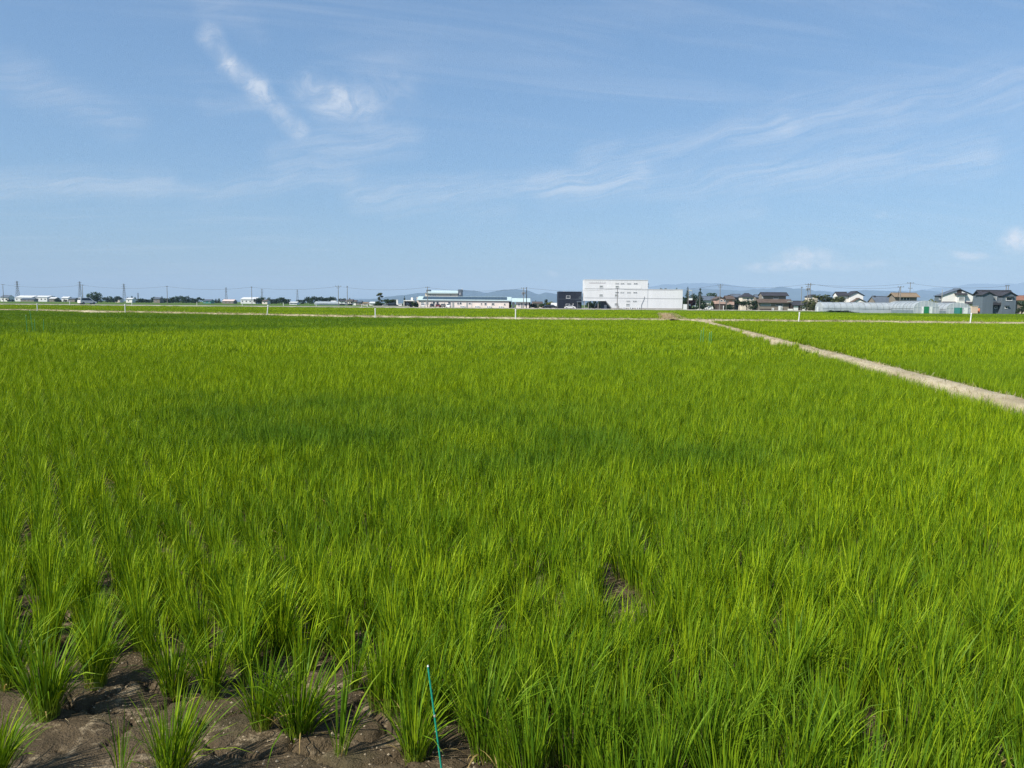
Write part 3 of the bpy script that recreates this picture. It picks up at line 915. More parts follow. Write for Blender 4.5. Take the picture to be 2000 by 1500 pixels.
class Bld:
    """a building drawn with photo columns and rows, at its real depth and size"""
    def __init__(s, name, label, cat, xc, D, group=None):
        s.xc, s.D, s.u = xc, D, U(D)
        s.yb = hy(xc) + (CAMZ - GZ) / s.u
        s.root = thing(name, label, cat, (PX(xc, D), D, GZ), group)
    def X(s, px): return (px - s.xc) * s.u
    def Z(s, py): return max((s.yb - py) * s.u, 0.0)
    def box(s, name, x0, x1, yt, yb_, d0, d1, m, parent=None):
        return MB().box(s.X(x0), s.X(x1), d0, d1, s.Z(yb_), s.Z(yt)).build(name, m, parent or s.root)
    def window(s, x0, x1, yt, yb_, d=0.0, pane=None, frame=None, panes=2, parent=None):
        X0, X1, z0, z1 = s.X(x0), s.X(x1), s.Z(yb_), s.Z(yt)
        t = min(.09, (z1 - z0) * .14)
        mb = MB()
        mb.box(X0, X1, d - .07, d + .02, z0, z0 + t); mb.box(X0, X1, d - .07, d + .02, z1 - t, z1)
        mb.box(X0, X0 + t, d - .07, d + .02, z0 + t, z1 - t); mb.box(X1 - t, X1, d - .07, d + .02, z0 + t, z1 - t)
        f = mb.build('window', frame or m_wtrim, parent or s.root)
        wd = (X1 - X0 - 2 * t) / panes
        for k in range(panes):
            MB().box(X0 + t + k * wd + (t * .25 if k else 0), X0 + t + (k + 1) * wd - (t * .25 if k < panes - 1 else 0), d - .035, d - .012, z0 + t, z1 - t).build('pane', pane or m_glass, f)
        MB().box(X0 - .05, X1 + .05, d - .12, d - .071, z0 - .05, z0 + .03).build('sill', frame or m_wtrim, f)
        return f
    def roof_x(s, x0, x1, ye, yr, d0, d1, m, ov=.5, th=.16, name='roof', dr=None):
        """ridge along x; the front slope faces the viewer"""
        ze, zr = s.Z(ye), s.Z(yr)
        dm = (d0 + d1) / 2 if dr is None else dr
        k = (zr - ze) / (dm - (d0 - ov)) if dm > d0 - ov else 0
        kb = (zr - ze) / (d1 + ov - dm)
        poly = [(d0 - ov, ze), (dm, zr), (d1 + ov, ze), (d1 + ov, ze - th), (dm, zr - th * 1.3), (d0 - ov, ze - th)]
        o = MB().prism(poly, 'x', s.X(x0), s.X(x1)).build(name, m, s.root)
        MB().box(s.X(x0) + .05, s.X(x1) - .05, dm - .16, dm + .16, zr - .05, zr + .14).build('ridge_cap', m, o)
        return o
    def roof_y(s, x0, x1, xr, ye, yr, d0, d1, m, ov=.4, th=.16, name='roof', ye2=None):
        """ridge runs away from the viewer; the gable faces us"""
        ze, zr = s.Z(ye), s.Z(yr); z2 = s.Z(ye2 if ye2 is not None else ye)
        poly = [(s.X(x0), ze), (s.X(xr), zr), (s.X(x1), z2), (s.X(x1), z2 - th), (s.X(xr), zr - th * 1.4), (s.X(x0), ze - th)]
        o = MB().prism(poly, 'y', d0 - ov, d1 + ov).build(name, m, s.root)
        MB().box(s.X(xr) - .14, s.X(xr) + .14, d0 - ov + .03, d1 + ov - .03, zr - .04, zr + .13).build('ridge_cap', m, o)
        return o
    def gwall_y(s, x0, x1, xr, ye, yr, yb_, d0, d1, m, name='wall', ye2=None):
        poly = [(s.X(x0), s.Z(yb_)), (s.X(x1), s.Z(yb_)), (s.X(x1), s.Z(ye2 if ye2 is not None else ye) - .10), (s.X(xr), s.Z(yr) - .20), (s.X(x0), s.Z(ye) - .10)]
        return MB().prism(poly, 'y', d0, d1).build(name, m, s.root)
    def gwall_x(s, x0, x1, ye, yr, yb_, d0, d1, m, name='wall', dr=None):
        dm = (d0 + d1) / 2 if dr is None else dr
        poly = [(d0, s.Z(yb_)), (d1, s.Z(yb_)), (d1, s.Z(ye) - .05), (dm, s.Z(yr) - .25), (d0, s.Z(ye) - .05)]
        return MB().prism(poly, 'x', s.X(x0), s.X(x1)).build(name, m, s.root)
    def hip(s, x0, x1, xr0, xr1, ye, yr, d0, d1, m, name='roof', th=.18):
        ze, zr = s.Z(ye), s.Z(yr); dm = (d0 + d1) / 2
        A, B, C_, D_ = (s.X(x0), d0, ze), (s.X(x1), d0, ze), (s.X(x1), d1, ze), (s.X(x0), d1, ze)
        E, F_ = (s.X(xr0), dm, zr), (s.X(xr1), dm, zr)
        dn = lambda v: (v[0], v[1], v[2] - th)
        o = MB().add([A, B, C_, D_, E, F_, dn(A), dn(B), dn(C_), dn(D_)], [(0, 1, 5, 4), (1, 2, 5), (2, 3, 4, 5), (3, 0, 4), (6, 7, 1, 0), (7, 8, 2, 1), (8, 9, 3, 2), (9, 6, 0, 3), (9, 8, 7, 6)]).build(name, m, s.root)
        MB().box(s.X(xr0), s.X(xr1), dm - .15, dm + .15, zr - .05, zr + .12).build('ridge_cap', m, o)
        return o
    def unit(s, x, yt, w_=.8, d=-.35):
        z = s.Z(yt)
        o = MB().box(s.X(x) - w_ / 2, s.X(x) + w_ / 2, d, d + .3, .08, z).build('air_conditioner', m_wtrim, s.root)
        MB().lathe([(.24, 0), (.24, .02)], (0, 0, 0), 10).build('fan_grille', m_steel, o)
        g_ = o.children[0]; g_.rotation_euler = (R(90), 0, 0); g_.location = (s.X(x) - .1, d - .001, (.08 + z) / 2)
        return o


# ------------------------------------------------------------------ white factory hall
b = Bld('factory_building', 'large white metal-clad building with an overhanging upper floor, tallest in view', 'building', 1236, 310)
Zb = b.yb


def ribbed(x0, x1, yt, yb_, d0, d1, step, m, name, cut=None):
    """sheet cladding with raised standing ribs"""
    X0, X1, z0, z1 = b.X(x0), b.X(x1), b.Z(yb_), b.Z(yt)
    o = MB().box(X0, X1, d0, d1, z0, z1).build(name, m, b.root)
    n = int((X1 - X0) / step)
    for k in range(1, n):
        x = X0 + k * (X1 - X0) / n
        mb = MB().prism([(x - .05, d0 - .018), (x + .05, d0 - .018), (x + .08, d0 - .001), (x - .08, d0 - .001)], 'z', z0 + .02, z1 - .02)
        mb.build('rib', m, o)
    return o


ribbed(1141, 1264.5, 547.6, 588.4, 0, 8, 1.15, m_white, 'upper_wall')
ribbed(1264.6, 1333, 565.2, 601.5, .12, 9, 1.15, m_white, 'wing_wall')
lw = MB().prism([(b.X(1183.5), b.Z(588.41)), (b.X(1264.5), b.Z(588.41)), (b.X(1264.5), b.Z(601.5)), (b.X(1195), b.Z(601.5))], 'y', 0.02, 8).build('lower_wall', m_white, b.root)
b.box('recess_wall', 1177, 1195, 588.41, Zb, 3.2, 7.5, m_greyw)
b.box('plinth', 1194, 1333.3, 601.5, Zb, -.06, 8.9, m_conc)
b.box('parapet_cap', 1140.6, 1265, 546.9, 547.6, -.12, 8.1, m_wtrim)
b.box('wing_cap', 1264.6, 1333.5, 564.5, 565.2, 0, 9.1, m_wtrim)
b.box('soffit_beam', 1141, 1182, 586.6, 588.4, -.05, -.002, m_wtrim)
for yy, x0, x1 in ((564.6, 1141, 1264), (582.3, 1141, 1264), (582.6, 1265, 1333)):
    b.box('seam', x0, x1, yy, yy + .45, -.05 if x0 < 1260 else .07, .0 if x0 < 1260 else .118, m_steel)
b.box('white_panel', 1185, 1252, 557.6, 564.4, -.045, -.001, m_wtrim)
for px in (1141.6, 1149, 1168): b.box('column', px, px + 1.0, 588.4, Zb, .6, .8, m_conc)
b.box('door', 1182, 1187, 596, Zb, 3.05, 3.199, m_wtrim)
MB().prism([(b.X(1182), b.Z(588.5)), (b.X(1183.4), b.Z(588.5)), (b.X(1195), b.Z(602)), (b.X(1193), b.Z(602))], 'y', .3, 3.1).build('stair_underside', m_steel, b.root)
for yy, xs_ in ((553.2, (1201, 1211, 1224, 1237)), (570.4, (1200.5, 1211, 1224, 1236.5)), (587.2, (1223, 1236))):
    for x in xs_:
        b.window(x, x + 3.2, yy, yy + 1.7, -.046 if yy < 565 and yy > 557 else 0, panes=1, pane=m_blind if x < 1230 else m_glass, frame=m_white)
        b.window(x + 3.8, x + 7, yy, yy + 1.7, 0, panes=1, pane=m_blind if x < 1230 else m_glass, frame=m_white)
for x0, x1, y0, y1 in ((1170, 1177, 558.2, 562.6), (1201, 1208, 558.4, 562.7), (1170, 1177, 575.2, 579.2), (1200, 1207, 575, 579.4), (1200, 1207.3, 592.2, 596.8), (1222.5, 1230, 593, 597.2)):
    b.window(x0, x1, y0, y1, -.046 if (y0 < 560 and x0 > 1180) else 0, pane=m_blind)
for k in range(8):                       # illegible pale lettering high on the left
    x = 1149.5 + k * 4.2
    mb = MB(); mb.box(b.X(x), b.X(x) + .42, -.08, -.04, b.Z(552.4), b.Z(551.9)); mb.box(b.X(x) + .15, b.X(x) + .27, -.08, -.04, b.Z(551.89), b.Z(550.2))
    if k % 2: mb.box(b.X(x) + .28, b.X(x) + .5, -.08, -.04, b.Z(551.2), b.Z(550.8))
    mb.build('sign_character', m_wtrim, b.root)
b.box('sign_line', 1150, 1182, 553.8, 554.15, -.07, -.04, m_pinkline)
for x, y0, y1 in ((1139.4, 548.6, 551.4), (1265.2, 553.5, 557.5), (1265.2, 559, 561.4)):
    b.box('wall_lamp', x, x + 1.4, y0, y1, .3, .8, m_wtrim)
for x in (1219, 1231.5, 1245): b.unit(x, 600.0, 1.0, -.45)
MB().path([(b.X(1252.5), -.1, .3), (b.X(1252.5), -.1, b.Z(595)), (b.X(1258), -.1, b.Z(583)), (b.X(1258), -.1, b.Z(579))], .06).build('exhaust_pipe', m_steel, b.root)
MB().tube((b.X(1207.7), -.12, .1), (b.X(1207.7), -.12, b.Z(597)), .09).build('drain_pipe', m_conc, b.root)

# black two-storey box
b = Bld('office_building', 'black two-storey box building left of the large white one', 'building', 1113, 315)
b.box('wall', 1090, 1136, 570.2, b.yb, 0, 8.5, m_navy)
b.box('parapet', 1089.6, 1136.4, 569.6, 570.2, -.1, 8.6, m_navy)
b.box('rain_strip', 1090.2, 1135.8, 584, 584.5, -.05, -.002, m_greyw)
b.window(1105.5, 1113.5, 577.6, 582.8, 0); b.window(1105, 1113.2, 593.6, 598.4, 0)
b.window(1130.5, 1134.5, 579.5, 583, 0, panes=1, frame=m_greyw)
b.box('entrance_canopy', 1126.5, 1140, 588.6, 590, -2.2, -.002, m_greyw)
b.box('door', 1129, 1134, 592.5, b.yb, -.06, -.002, m_glass)
for x in (1127, 1138.6): MB().tube((b.X(x), -2, 0), (b.X(x), -2, b.Z(590)), .07).build('canopy_post', m_steel, b.root)
b.box('roof_vent', 1101, 1103, 568.6, 569.6, 3, 3.6, m_wtrim)
b.box('wall_lamp', 1118.6, 1119.8, 593, 595, -.3, -.002, m_wtrim)
b.unit(1123, 600.5)

# long one-storey school-like building with solar roof
b = Bld('long_building', 'long one-storey pale building with a light blue roof covered in solar panels', 'building', 908, 330)
b.gwall_x(817.5, 994, 586.6, 580.6, b.yb, 0, 11, m_pinkw)
rf = b.roof_x(814.5, 999, 586.3, 579.6, 0, 11, m_blueroof, ov=.45, th=.2)
b.box('gutter', 814.6, 999, 587.2, 587.8, -.42, -.28, m_tileg)
zE, zR = b.Z(586.3), b.Z(579.6)
sl = lambda t, off=.06: ((-.45 + t * 5.95), zE + (zR - zE) * t + off)
for k in range(26):
    x0 = b.X(825 + k * 6.35); x1 = x0 + 6.1 * b.u
    for t0, t1 in ((.16, .54), (.56, .95)):
        (ya, za), (yb2, zb2) = sl(t0), sl(t1)
        MB().prism([(ya, za), (yb2, zb2), (yb2, zb2 + .05), (ya, za + .05)], 'x', x0, x1).build('solar_panel', m_solar, rf)
for x0, x1, y0, y1 in ((845, 850, 589.4, 594.2), (852, 857, 589.4, 594.2), (875, 880.5, 590, 594.2), (893, 896.3, 590.4, 594.6), (897.4, 901.5, 590.4, 594.6), (915, 919.5, 591, 594), (939, 941.5, 591.4, 595), (946, 950.5, 591.2, 595.4), (960, 965.5, 591.4, 595.4), (984, 987, 592, 595.4)):
    b.window(x0, x1, y0, y1, 0)
for x0, x1 in ((911, 913.4), (883.5, 887)): b.box('door', x0, x1, 591, b.yb, -.05, -.002, m_blind)
for x in (822, 831): b.window(x, x + 6, 591, 594.5, 0, pane=m_blind)
for x in (901, 905.4, 930, 934.5, 953, 957, 976, 980): b.unit(x, 597.4)
for x in (842.5, 868, 921): MB().tube((b.X(x), -.1, 0), (b.X(x), -.1, b.Z(588)), .06).build('drain_pipe', m_wtrim, b.root)
b.box('porch_wall', 994.02, 998.6, 588.5, b.yb, 1.5, 9, m_darkwood)

b = Bld('assembly_hall', 'taller cream hall with light blue roof rising behind the long solar-roofed building', 'building', 866, 354)
b.box('wall', 830.5, 895, 573, b.yb, 0, 14, m_cream)
MB().prism([(-.6, b.Z(573)), (7, b.Z(566.9)), (14.6, b.Z(573)), (14.6, b.Z(573) - .2), (7, b.Z(566.9) - .2), (-.6, b.Z(573) - .2)], 'x', b.X(833.5), b.X(894.5)).build('roof', m_blueroof, b.root)
b.box('eave_band', 831, 895, 572.2, 573.4, -.5, -.1, m_darkwood)
b.box('stair_tower', 894.6, 902, 565.2, b.yb, -.3, 6, m_tileg)
b.box('parapet', 831, 838, 566, 571, 4, 10, m_tileg)
b.box('roof_tank', 901.4, 902.8, 563.4, 565.2, 1, 2.2, m_wtrim)
for x in (839.5, 842.5, 845.5, 848.5): b.window(x, x + 2.6, 576, 578.5, 0, panes=1)
b.window(878.5, 882, 575.6, 577, 0, panes=1)
b.window(897, 899.5, 572, 575, -.3, panes=1)

b = Bld('annex_building', 'small pale annex with light blue roof at the right end of the long building', 'building', 1019, 330)
b.gwall_x(1008, 1033, 589, 584, b.yb, 0, 8, m_pinkw)
b.roof_x(999.6, 1036, 589, 582.8, 0, 8, m_blueroof, ov=.8, th=.25)
b.box('link_wall', 1000.4, 1005, 588.9, b.yb, 2, 6, m_wallwhite)
b.window(1012, 1015, 593, 597.5, 0); b.window(1024, 1028, 593, 597.5, 0)
b.box('door', 1017.5, 1020.5, 592, b.yb, -.05, -.002, m_blind)
b.box('porch_wall', 1033.02, 1036, 590.4, b.yb, 1, 7, m_darkwood)

b = Bld('garage_building', 'white open-fronted carport beside the shrubs left of the long building', 'garage', 797, 335)
b.box('back_wall', 789, 807, 588, b.yb, 4.5, 4.7, m_wallwhite)
b.box('roof', 788, 808, 586.3, 588, -.4, 5.2, m_wallwhite)
for x in (788.2, 806.5): b.box('side_wall', x, x + 1.3, 588, b.yb, 0, 4.49, m_wallwhite)
b.box('wall_block', 801.5, 805, 581, 586.29, 2, 4, m_wallwhite)
b.box('rear_block', 811, 818, 580, b.yb, 5, 8, m_cream)


# ------------------------------------------------------------------ houses on the right
def small_house(xc, x0, x1, ye, yr, D, wall, roof, label, depth=8.0, wins=(), hip=False, name='house', ovx=1.5, group=None, gy=False, xr=None):
    depth *= .65
    b = Bld(name, label, 'house', xc, D, group)
    if gy:
        b.gwall_y(x0, x1, xr or (x0 + x1) / 2, ye, yr, b.yb, 0, depth, wall)
        b.roof_y(x0 - ovx, x1 + ovx, xr or (x0 + x1) / 2, ye + .4, yr - .3, 0, depth, roof)
    elif hip:
        b.box('wall', x0, x1, ye + .2, b.yb, 0, depth, wall)
        b.hip(x0 - ovx, x1 + ovx, x0 + (x1 - x0) * .3, x0 + (x1 - x0) * .7, ye, yr, -.6, depth + .6, roof)
    else:
        b.gwall_x(x0, x1, ye, yr, b.yb, 0, depth, wall)
        b.roof_x(x0 - ovx, x1 + ovx, ye, yr, 0, depth, roof, ov=.7)
    for w4 in wins: b.window(*w4)
    return b


small_house(1381, 1363.5, 1397, 586.3, 578.4, 350, m_wallwhite, m_tileg, 'low house with blue-grey roof behind hedges right of the white building', 9, ((1372, 1378, 589, 593),))
b = Bld('house', 'pink house with a dark brown garage under its gable', 'house', 1416, 325)
b.gwall_y(1398, 1417, 1406, 584, 580.4, 593.6, 0, 7, m_pink)
b.roof_y(1396, 1418.4, 1406, 584.6, 579.6, 0, 7, m_tileb)
b.box('garage_wall', 1398.2, 1416.6, 593.6, b.yb, .15, 6.9, m_darkwood)
b.box('garage_door', 1400.5, 1411, 596.5, b.yb, .05, .149, m_tileb)
b.box('side_wall', 1417.02, 1434.5, 583.6, 595.4, .5, 7, m_pink)
b.box('base_wall', 1417.5, 1434, 595.4, b.yb, .8, 6.8, m_browngrey)
b.roof_x(1418.5, 1436, 584, 577.8, .5, 7, m_tileb, ov=.6)
b.window(1406.6, 1411, 585.4, 588.8, 0); b.window(1413, 1416.6, 585.4, 588.8, 0)
for k in range(3): b.box('sign_stroke', 1423.6 + k * .4, 1431 - k * .8, 585.4 + k * 1.7, 586.2 + k * 1.7, .45, .499, m_orange)
b.box('white_post', 1412.2, 1413.4, 597, b.yb, -.3, 0, m_wtrim)
small_house(1427, 1419, 1434, 580.6, 576.6, 362, m_browngrey, m_tile, 'dark tiled roof peeping over the pink house', 8, hip=True)
small_house(1460, 1449, 1472, 579.4, 573.0, 352, m_cream, m_tile, 'beige house with dark hipped roof between the pink and brown houses', 8, ((1458, 1462.5, 582, 586), (1465, 1470, 582, 586)), hip=True)
small_house(1441, 1430, 1447, 580.4, 574.6, 366, m_browngrey, m_tileg, 'long grey roof behind the beige hipped house on its left', 8, ((1437, 1443, 583, 586.5),))
small_house(1482, 1476, 1489, 580.6, 575.6, 372, m_browngrey, m_tileg, 'grey roof wedged behind the big brown two-storey house', 8)
b = Bld('house', 'big brown-grey two-storey house with tiled roofs over both floors', 'house', 1513, 325)
b.gwall_x(1490, 1537, 577.6, 572.4, 590, 1.6, 6, m_browngrey, 'upper_wall')
b.roof_x(1489, 1542, 577.6, 571.2, 1.6, 6, m_tile, ov=.8, name='upper_roof')
b.box('lower_wall', 1481.5, 1541, 590.6, b.yb, 0, 9, m_browngrey)
MB().prism([(-.9, b.Z(590.8)), (1.58, b.Z(584.2)), (1.58, b.Z(585.4)), (-.9, b.Z(591.9))], 'x', b.X(1478.5), b.X(1546.5)).build('lower_roof', m_tileb, b.root)
b.window(1512.5, 1522, 580, 583.8, 1.6); b.window(1490, 1492.5, 579.5, 582.5, 1.6, panes=1, pane=m_blind)
b.window(1486, 1505, 593, 597.6, 0, panes=4, pane=m_blind); b.window(1515, 1529, 593.4, 597.2, 0, panes=3); b.window(1531, 1540, 593.6, 597, 0, pane=m_blind)
b.box('white_screen', 1519, 1523.6, 597.4, b.yb, -.9, -.8, m_wtrim)
b.box('shed_door', 1525, 1527.5, 598.4, b.yb, -.5, -.4, m_wtrim)
MB().lathe([(.02, 0), (.35, .06), (.5, .16)], (0, 0, 0), 12).build('satellite_dish', m_wtrim, b.root)
b.root.children[-1].location = (b.X(1515), -.9, b.Z(592.6)); b.root.children[-1].rotation_euler = (R(70), 0, 0)
b.unit(1509.5, 601.5); b.box('porch_base', 1484, 1506, 603.4, b.yb, -.5, -.05, m_darkwood)
o = tag(MB().box(0, 2.0, 0, .15, 0, .75).build('garden_wall', m_wallwhite), 'low white block wall at the corner before the brown house', 'wall'); o.location = (PX(1539, 318), 318, GZ)
b = Bld('shed', 'long low shed with dark roof and white doors by the leafy tree', 'shed', 1563, 322)
b.gwall_x(1549, 1577, 596.2, 588.6, b.yb, 0, 6, m_darkwood)
b.roof_x(1546.5, 1579.5, 596, 588, 0, 6, m_tile, ov=.6)
b.box('white_door', 1550, 1559, 597.5, b.yb, -.06, -.002, m_wtrim); b.box('white_door', 1567, 1573, 597.5, b.yb, -.06, -.002, m_wtrim)
small_house(1588, 1580, 1597, 579, 576, 335, m_cream, m_tile, 'cream upper-storey house half hidden behind the paired utility poles', 8, ((1583, 1586, 581, 585),), gy=True)
b = Bld('house', 'white house with dark roof and two stacked gables behind the first greenhouse', 'house', 1660, 300)
b.gwall_x(1637, 1659, 577.4, 571, b.yb, 1.5, 5, m_wallwhite, 'side_wall')
b.roof_x(1636, 1659, 577.4, 570.6, 1.5, 5, m_tile, ov=.7, name='side_roof')
b.gwall_y(1659.5, 1685, 1672, 576.2, 570, b.yb, 0, 5.2, m_wallwhite)
b.roof_y(1656.5, 1688, 1672, 577, 569.2, 0, 5.2, m_tile)
b.gwall_y(1661, 1684.6, 1671, 589, 583.4, b.yb, -2.5, -.02, m_wallwhite, 'porch_wall')
b.roof_y(1658.6, 1687, 1671, 590, 582.4, -2.5, -.3, m_tileb, name='porch_roof')
b.window(1636, 1641, 580.4, 585, 1.5); b.window(1645, 1650, 580.4, 585, 1.5, pane=m_blind)
b = Bld('house', 'grey tiled roof house with left gable, low behind the first greenhouse', 'house', 1725, 292)
b.gwall_x(1709, 1744, 591.4, 579.6, b.yb, 0, 6, m_browngrey)
b.roof_x(1708, 1750, 591.4, 578.8, 0, 6, m_tileg, ov=.8)
b.box('dormer', 1712, 1715, 577.4, 582, 2.4, 3.8, m_tile)
b.window(1716, 1723, 594, 598.5, 0)
b = Bld('house', 'grey upper storey with sandy brown roof above the second greenhouse', 'house', 1767, 284)
b.gwall_x(1747, 1789.5, 579.8, 573, b.yb, 0, 4.4, m_browngrey)
b.roof_x(1744, 1794.5, 579.8, 572.2, 0, 4.4, m_brownroof, ov=.8)
for x in (1757.6, 1763.6, 1769.6): b.window(x, x + 5.8, 580.8, 586.4, 0, panes=1)
b = Bld('house', 'large white gabled house with a dark recess under the ridge', 'house', 1871, 265)
b.gwall_y(1840, 1901.5, 1872, 577, 565.2, b.yb, 0, 3.6, m_wallwhite)
b.roof_y(1835.5, 1905.5, 1872, 577.6, 564, 0, 3.6, m_tileg, ov=.35)
b.box('side_wing', 1834, 1839.98, 579, b.yb, .6, 3.2, m_greyw)
b.box('wing_roof', 1832.5, 1839.98, 577.8, 579, .2, 3.5, m_tile)
b.box('gable_recess', 1867, 1876, 565.8, 572.6, -.08, -.002, m_darkwood)
MB().prism([(-1.2, b.Z(575.6)), (-.1, b.Z(572.4)), (-.1, b.Z(573.2)), (-1.2, b.Z(576.2))], 'x', b.X(1861.5), b.X(1885)).build('bay_roof', m_tile, b.root)
b.box('bay_wall', 1866, 1881, 576.2, 593, -.7, -.002, m_wallwhite)
b.window(1869, 1880, 580.2, 586.8, -.7, pane=m_blind)
for x0, x1 in ((1839.5, 1865.8), (1881.2, 1905)):
    MB().prism([(-1.0, b.Z(593)), (-.02, b.Z(589.2)), (-.02, b.Z(590.2)), (-1.0, b.Z(593.8))], 'x', b.X(x0), b.X(x1)).build('skirt_roof', m_tile, b.root)
b.window(1846, 1856, 596, 601.5, 0); b.window(1888, 1897, 596, 601.5, 0)
b.window(1835, 1838.6, 581.5, 586, .6, panes=1)
b = Bld('house', 'blue-grey house with two gables and a balcony at the right edge', 'house', 1945, 246)
b.gwall_y(1918.5, 1939, 1929, 575, 570.4, b.yb, 0, 3.4, m_greyw, 'left_gable_wall')
b.roof_y(1916, 1941.5, 1929, 576, 569.4, 0, 3.4, m_tile, ov=.4, name='left_gable_roof')
b.gwall_y(1955.5, 1982, 1969, 576, 570.2, b.yb, -.4, 3.4, m_greyw, 'right_gable_wall')
b.roof_y(1953, 1984.5, 1969, 577.4, 569.2, -.4, 3.4, m_tile, ov=.4, name='right_gable_roof')
b.box('middle_wall', 1939.02, 1955.4, 577, b.yb, 1.6, 5.4, m_greyw)
b.box('side_wall', 1919.5, 1955, 577.5, b.yb, 3.45, 5.6, m_greyw)
b.roof_x(1919, 1988, 576.8, 566.9, 1.9, 6, m_tile, ov=.3, name='main_roof')
bl = b.box('balcony', 1937.5, 1956.5, 591, 595.6, .1, 1.59, m_tile)
b.box('railing', 1937.5, 1956.5, 588.4, 589, .1, .16, m_steel, bl)
for k in range(10): b.box('baluster', 1938.2 + k * 1.95, 1938.6 + k * 1.95, 589, 591, .1, .15, m_steel, bl)
b.window(1943, 1951, 579.5, 587.5, 1.6, pane=m_blind); b.window(1962, 1974, 580.4, 587.2, -.4)
b.window(1948, 1953.5, 598.5, 602.4, 1.6, panes=1); b.window(1961, 1966.5, 598.3, 602.6, -.4, panes=1)
for x0, x1, y0, d in ((1960.5, 1976, 578.9, -.4), (1946.5, 1955, 597, 1.6), (1959.6, 1968, 596.8, -.4)): b.box('window_hood', x0, x1, y0, y0 + 1.0, d - .55, d - .122, m_tile)
MB().prism([(b.X(1982.02), 0), (b.X(1993), 0), (b.X(1993), b.Z(596)), (b.X(1982.02), b.Z(588))], 'y', .3, 3.3).build('lean_to_wall', m_browngrey, b.root)
MB().prism([(b.X(1982.4), b.Z(587.6)), (b.X(1997), b.Z(597.4)), (b.X(1997), b.Z(596)), (b.X(1982.4), b.Z(586.2))], 'y', -.2, 3.6).build('lean_to_roof', m_tile, b.root)
b.unit(1941, 607, .8, 1.1)
b = Bld('house', 'reddish tiled house roof cut by the right picture edge', 'house', 1992, 262)
b.gwall_x(1984, 2012, 586, 578, b.yb, 0, 8, m_cream); b.roof_x(1982, 2014, 586, 577.4, 0, 8, mat('rust_red_roof', (.24, .12, .08), .75, .2), ov=.6)
b = Bld('storage_box', 'cream storage container beside the third greenhouse', 'container', 1904, 236)
b.box('body', 1898, 1910.2, 598.4, b.yb - .6, 0, 2.4, W_('cream_container', (.60, .47, .36), rough=.7, var=.12, streak=True))
b.box('lid', 1897.6, 1910.6, 597.6, 598.4, -.1, 2.5, m_cream)
for x in (1899, 1908.4): b.box('skid', x, x + 1, b.yb - .6, b.yb, 0, 2.4, m_darkwood)
for x in (1901.5, 1906): b.box('faded_mark', x, x + 2.4, 601.5, 602.4, -.02, -.002, m_pinkline)
o = Bld('fuel_tank', 'rusty orange upright tank between the container and the blue-grey house', 'tank', 1912.3, 238)
MB().lathe([(.28, 0), (.3, .1), (.3, 1.15), (.2, 1.35), (.05, 1.4)], (0, 0, .2)).build('body', m_orange, o.root, True)
for a in range(3): MB().tube((.2 * math.cos(a * 2.1), .2 * math.sin(a * 2.1), 0), (.2 * math.cos(a * 2.1), .2 * math.sin(a * 2.1), .25), .03).build('leg', m_steel, o.root)

# ------------------------------------------------------------------ greenhouses
m_film, g = new_mat('greenhouse_film')
tcn = g.n('ShaderNodeTexCoord').outputs['Object']
nf = g.noise(g.v('MULTIPLY', tcn, (1, 1, .5)), 1.1, 4, .6)
bs = g.n('ShaderNodeBsdfPrincipled'); g.put(bs.inputs['Base Color'], g.mix(g.ramp(nf, .3, .7), (.52, .58, .63), (.66, .71, .75)))
bs.inputs['Roughness'].default_value = .3; bs.inputs['Specular IOR Level'].default_value = .6
tl = g.n('ShaderNodeBsdfTranslucent'); tl.inputs['Color'].default_value = (.6, .66, .7, 1)
tr = g.n('ShaderNodeBsdfTransparent'); tr.inputs['Color'].default_value = (.85, .9, .92, 1)
m1 = g.n('ShaderNodeMixShader'); m1.inputs[0].default_value = .35; g.t.links.new(bs.outputs[0], m1.inputs[1]); g.t.links.new(tl.outputs[0], m1.inputs[2])
m2 = g.n('ShaderNodeMixShader'); m2.inputs[0].default_value = .22; g.t.links.new(m1.outputs[0], m2.inputs[1]); g.t.links.new(tr.outputs[0], m2.inputs[2])
finish(g, m2.outputs[0])
m_green = W_('green_door_sheet', (.02, .19, .08), rough=.5, var=.15)
m_teal = W_('teal_door_sheet', (.05, .22, .20), rough=.5, var=.15)
m_frame = W_('white_pipe_frame', (.62, .66, .66), rough=.4, var=.05)
m_skirt = W_('grey_skirt_film', (.17, .22, .25), rough=.4, var=.2, scale=1.0)


def arch(wd, h, n=14, wall=.42):
    """half profile of a hoop house, in (across, up)"""
    pts = [(-wd / 2, 0)]
    for k in range(n + 1):
        a = math.pi - math.pi * k / n
        pts.append((wd / 2 * math.cos(a) * (1.0 if 0 < k < n else 1), h * wall + h * (1 - wall) * math.sin(a) ** .85))
    pts.append((wd / 2, 0))
    return pts


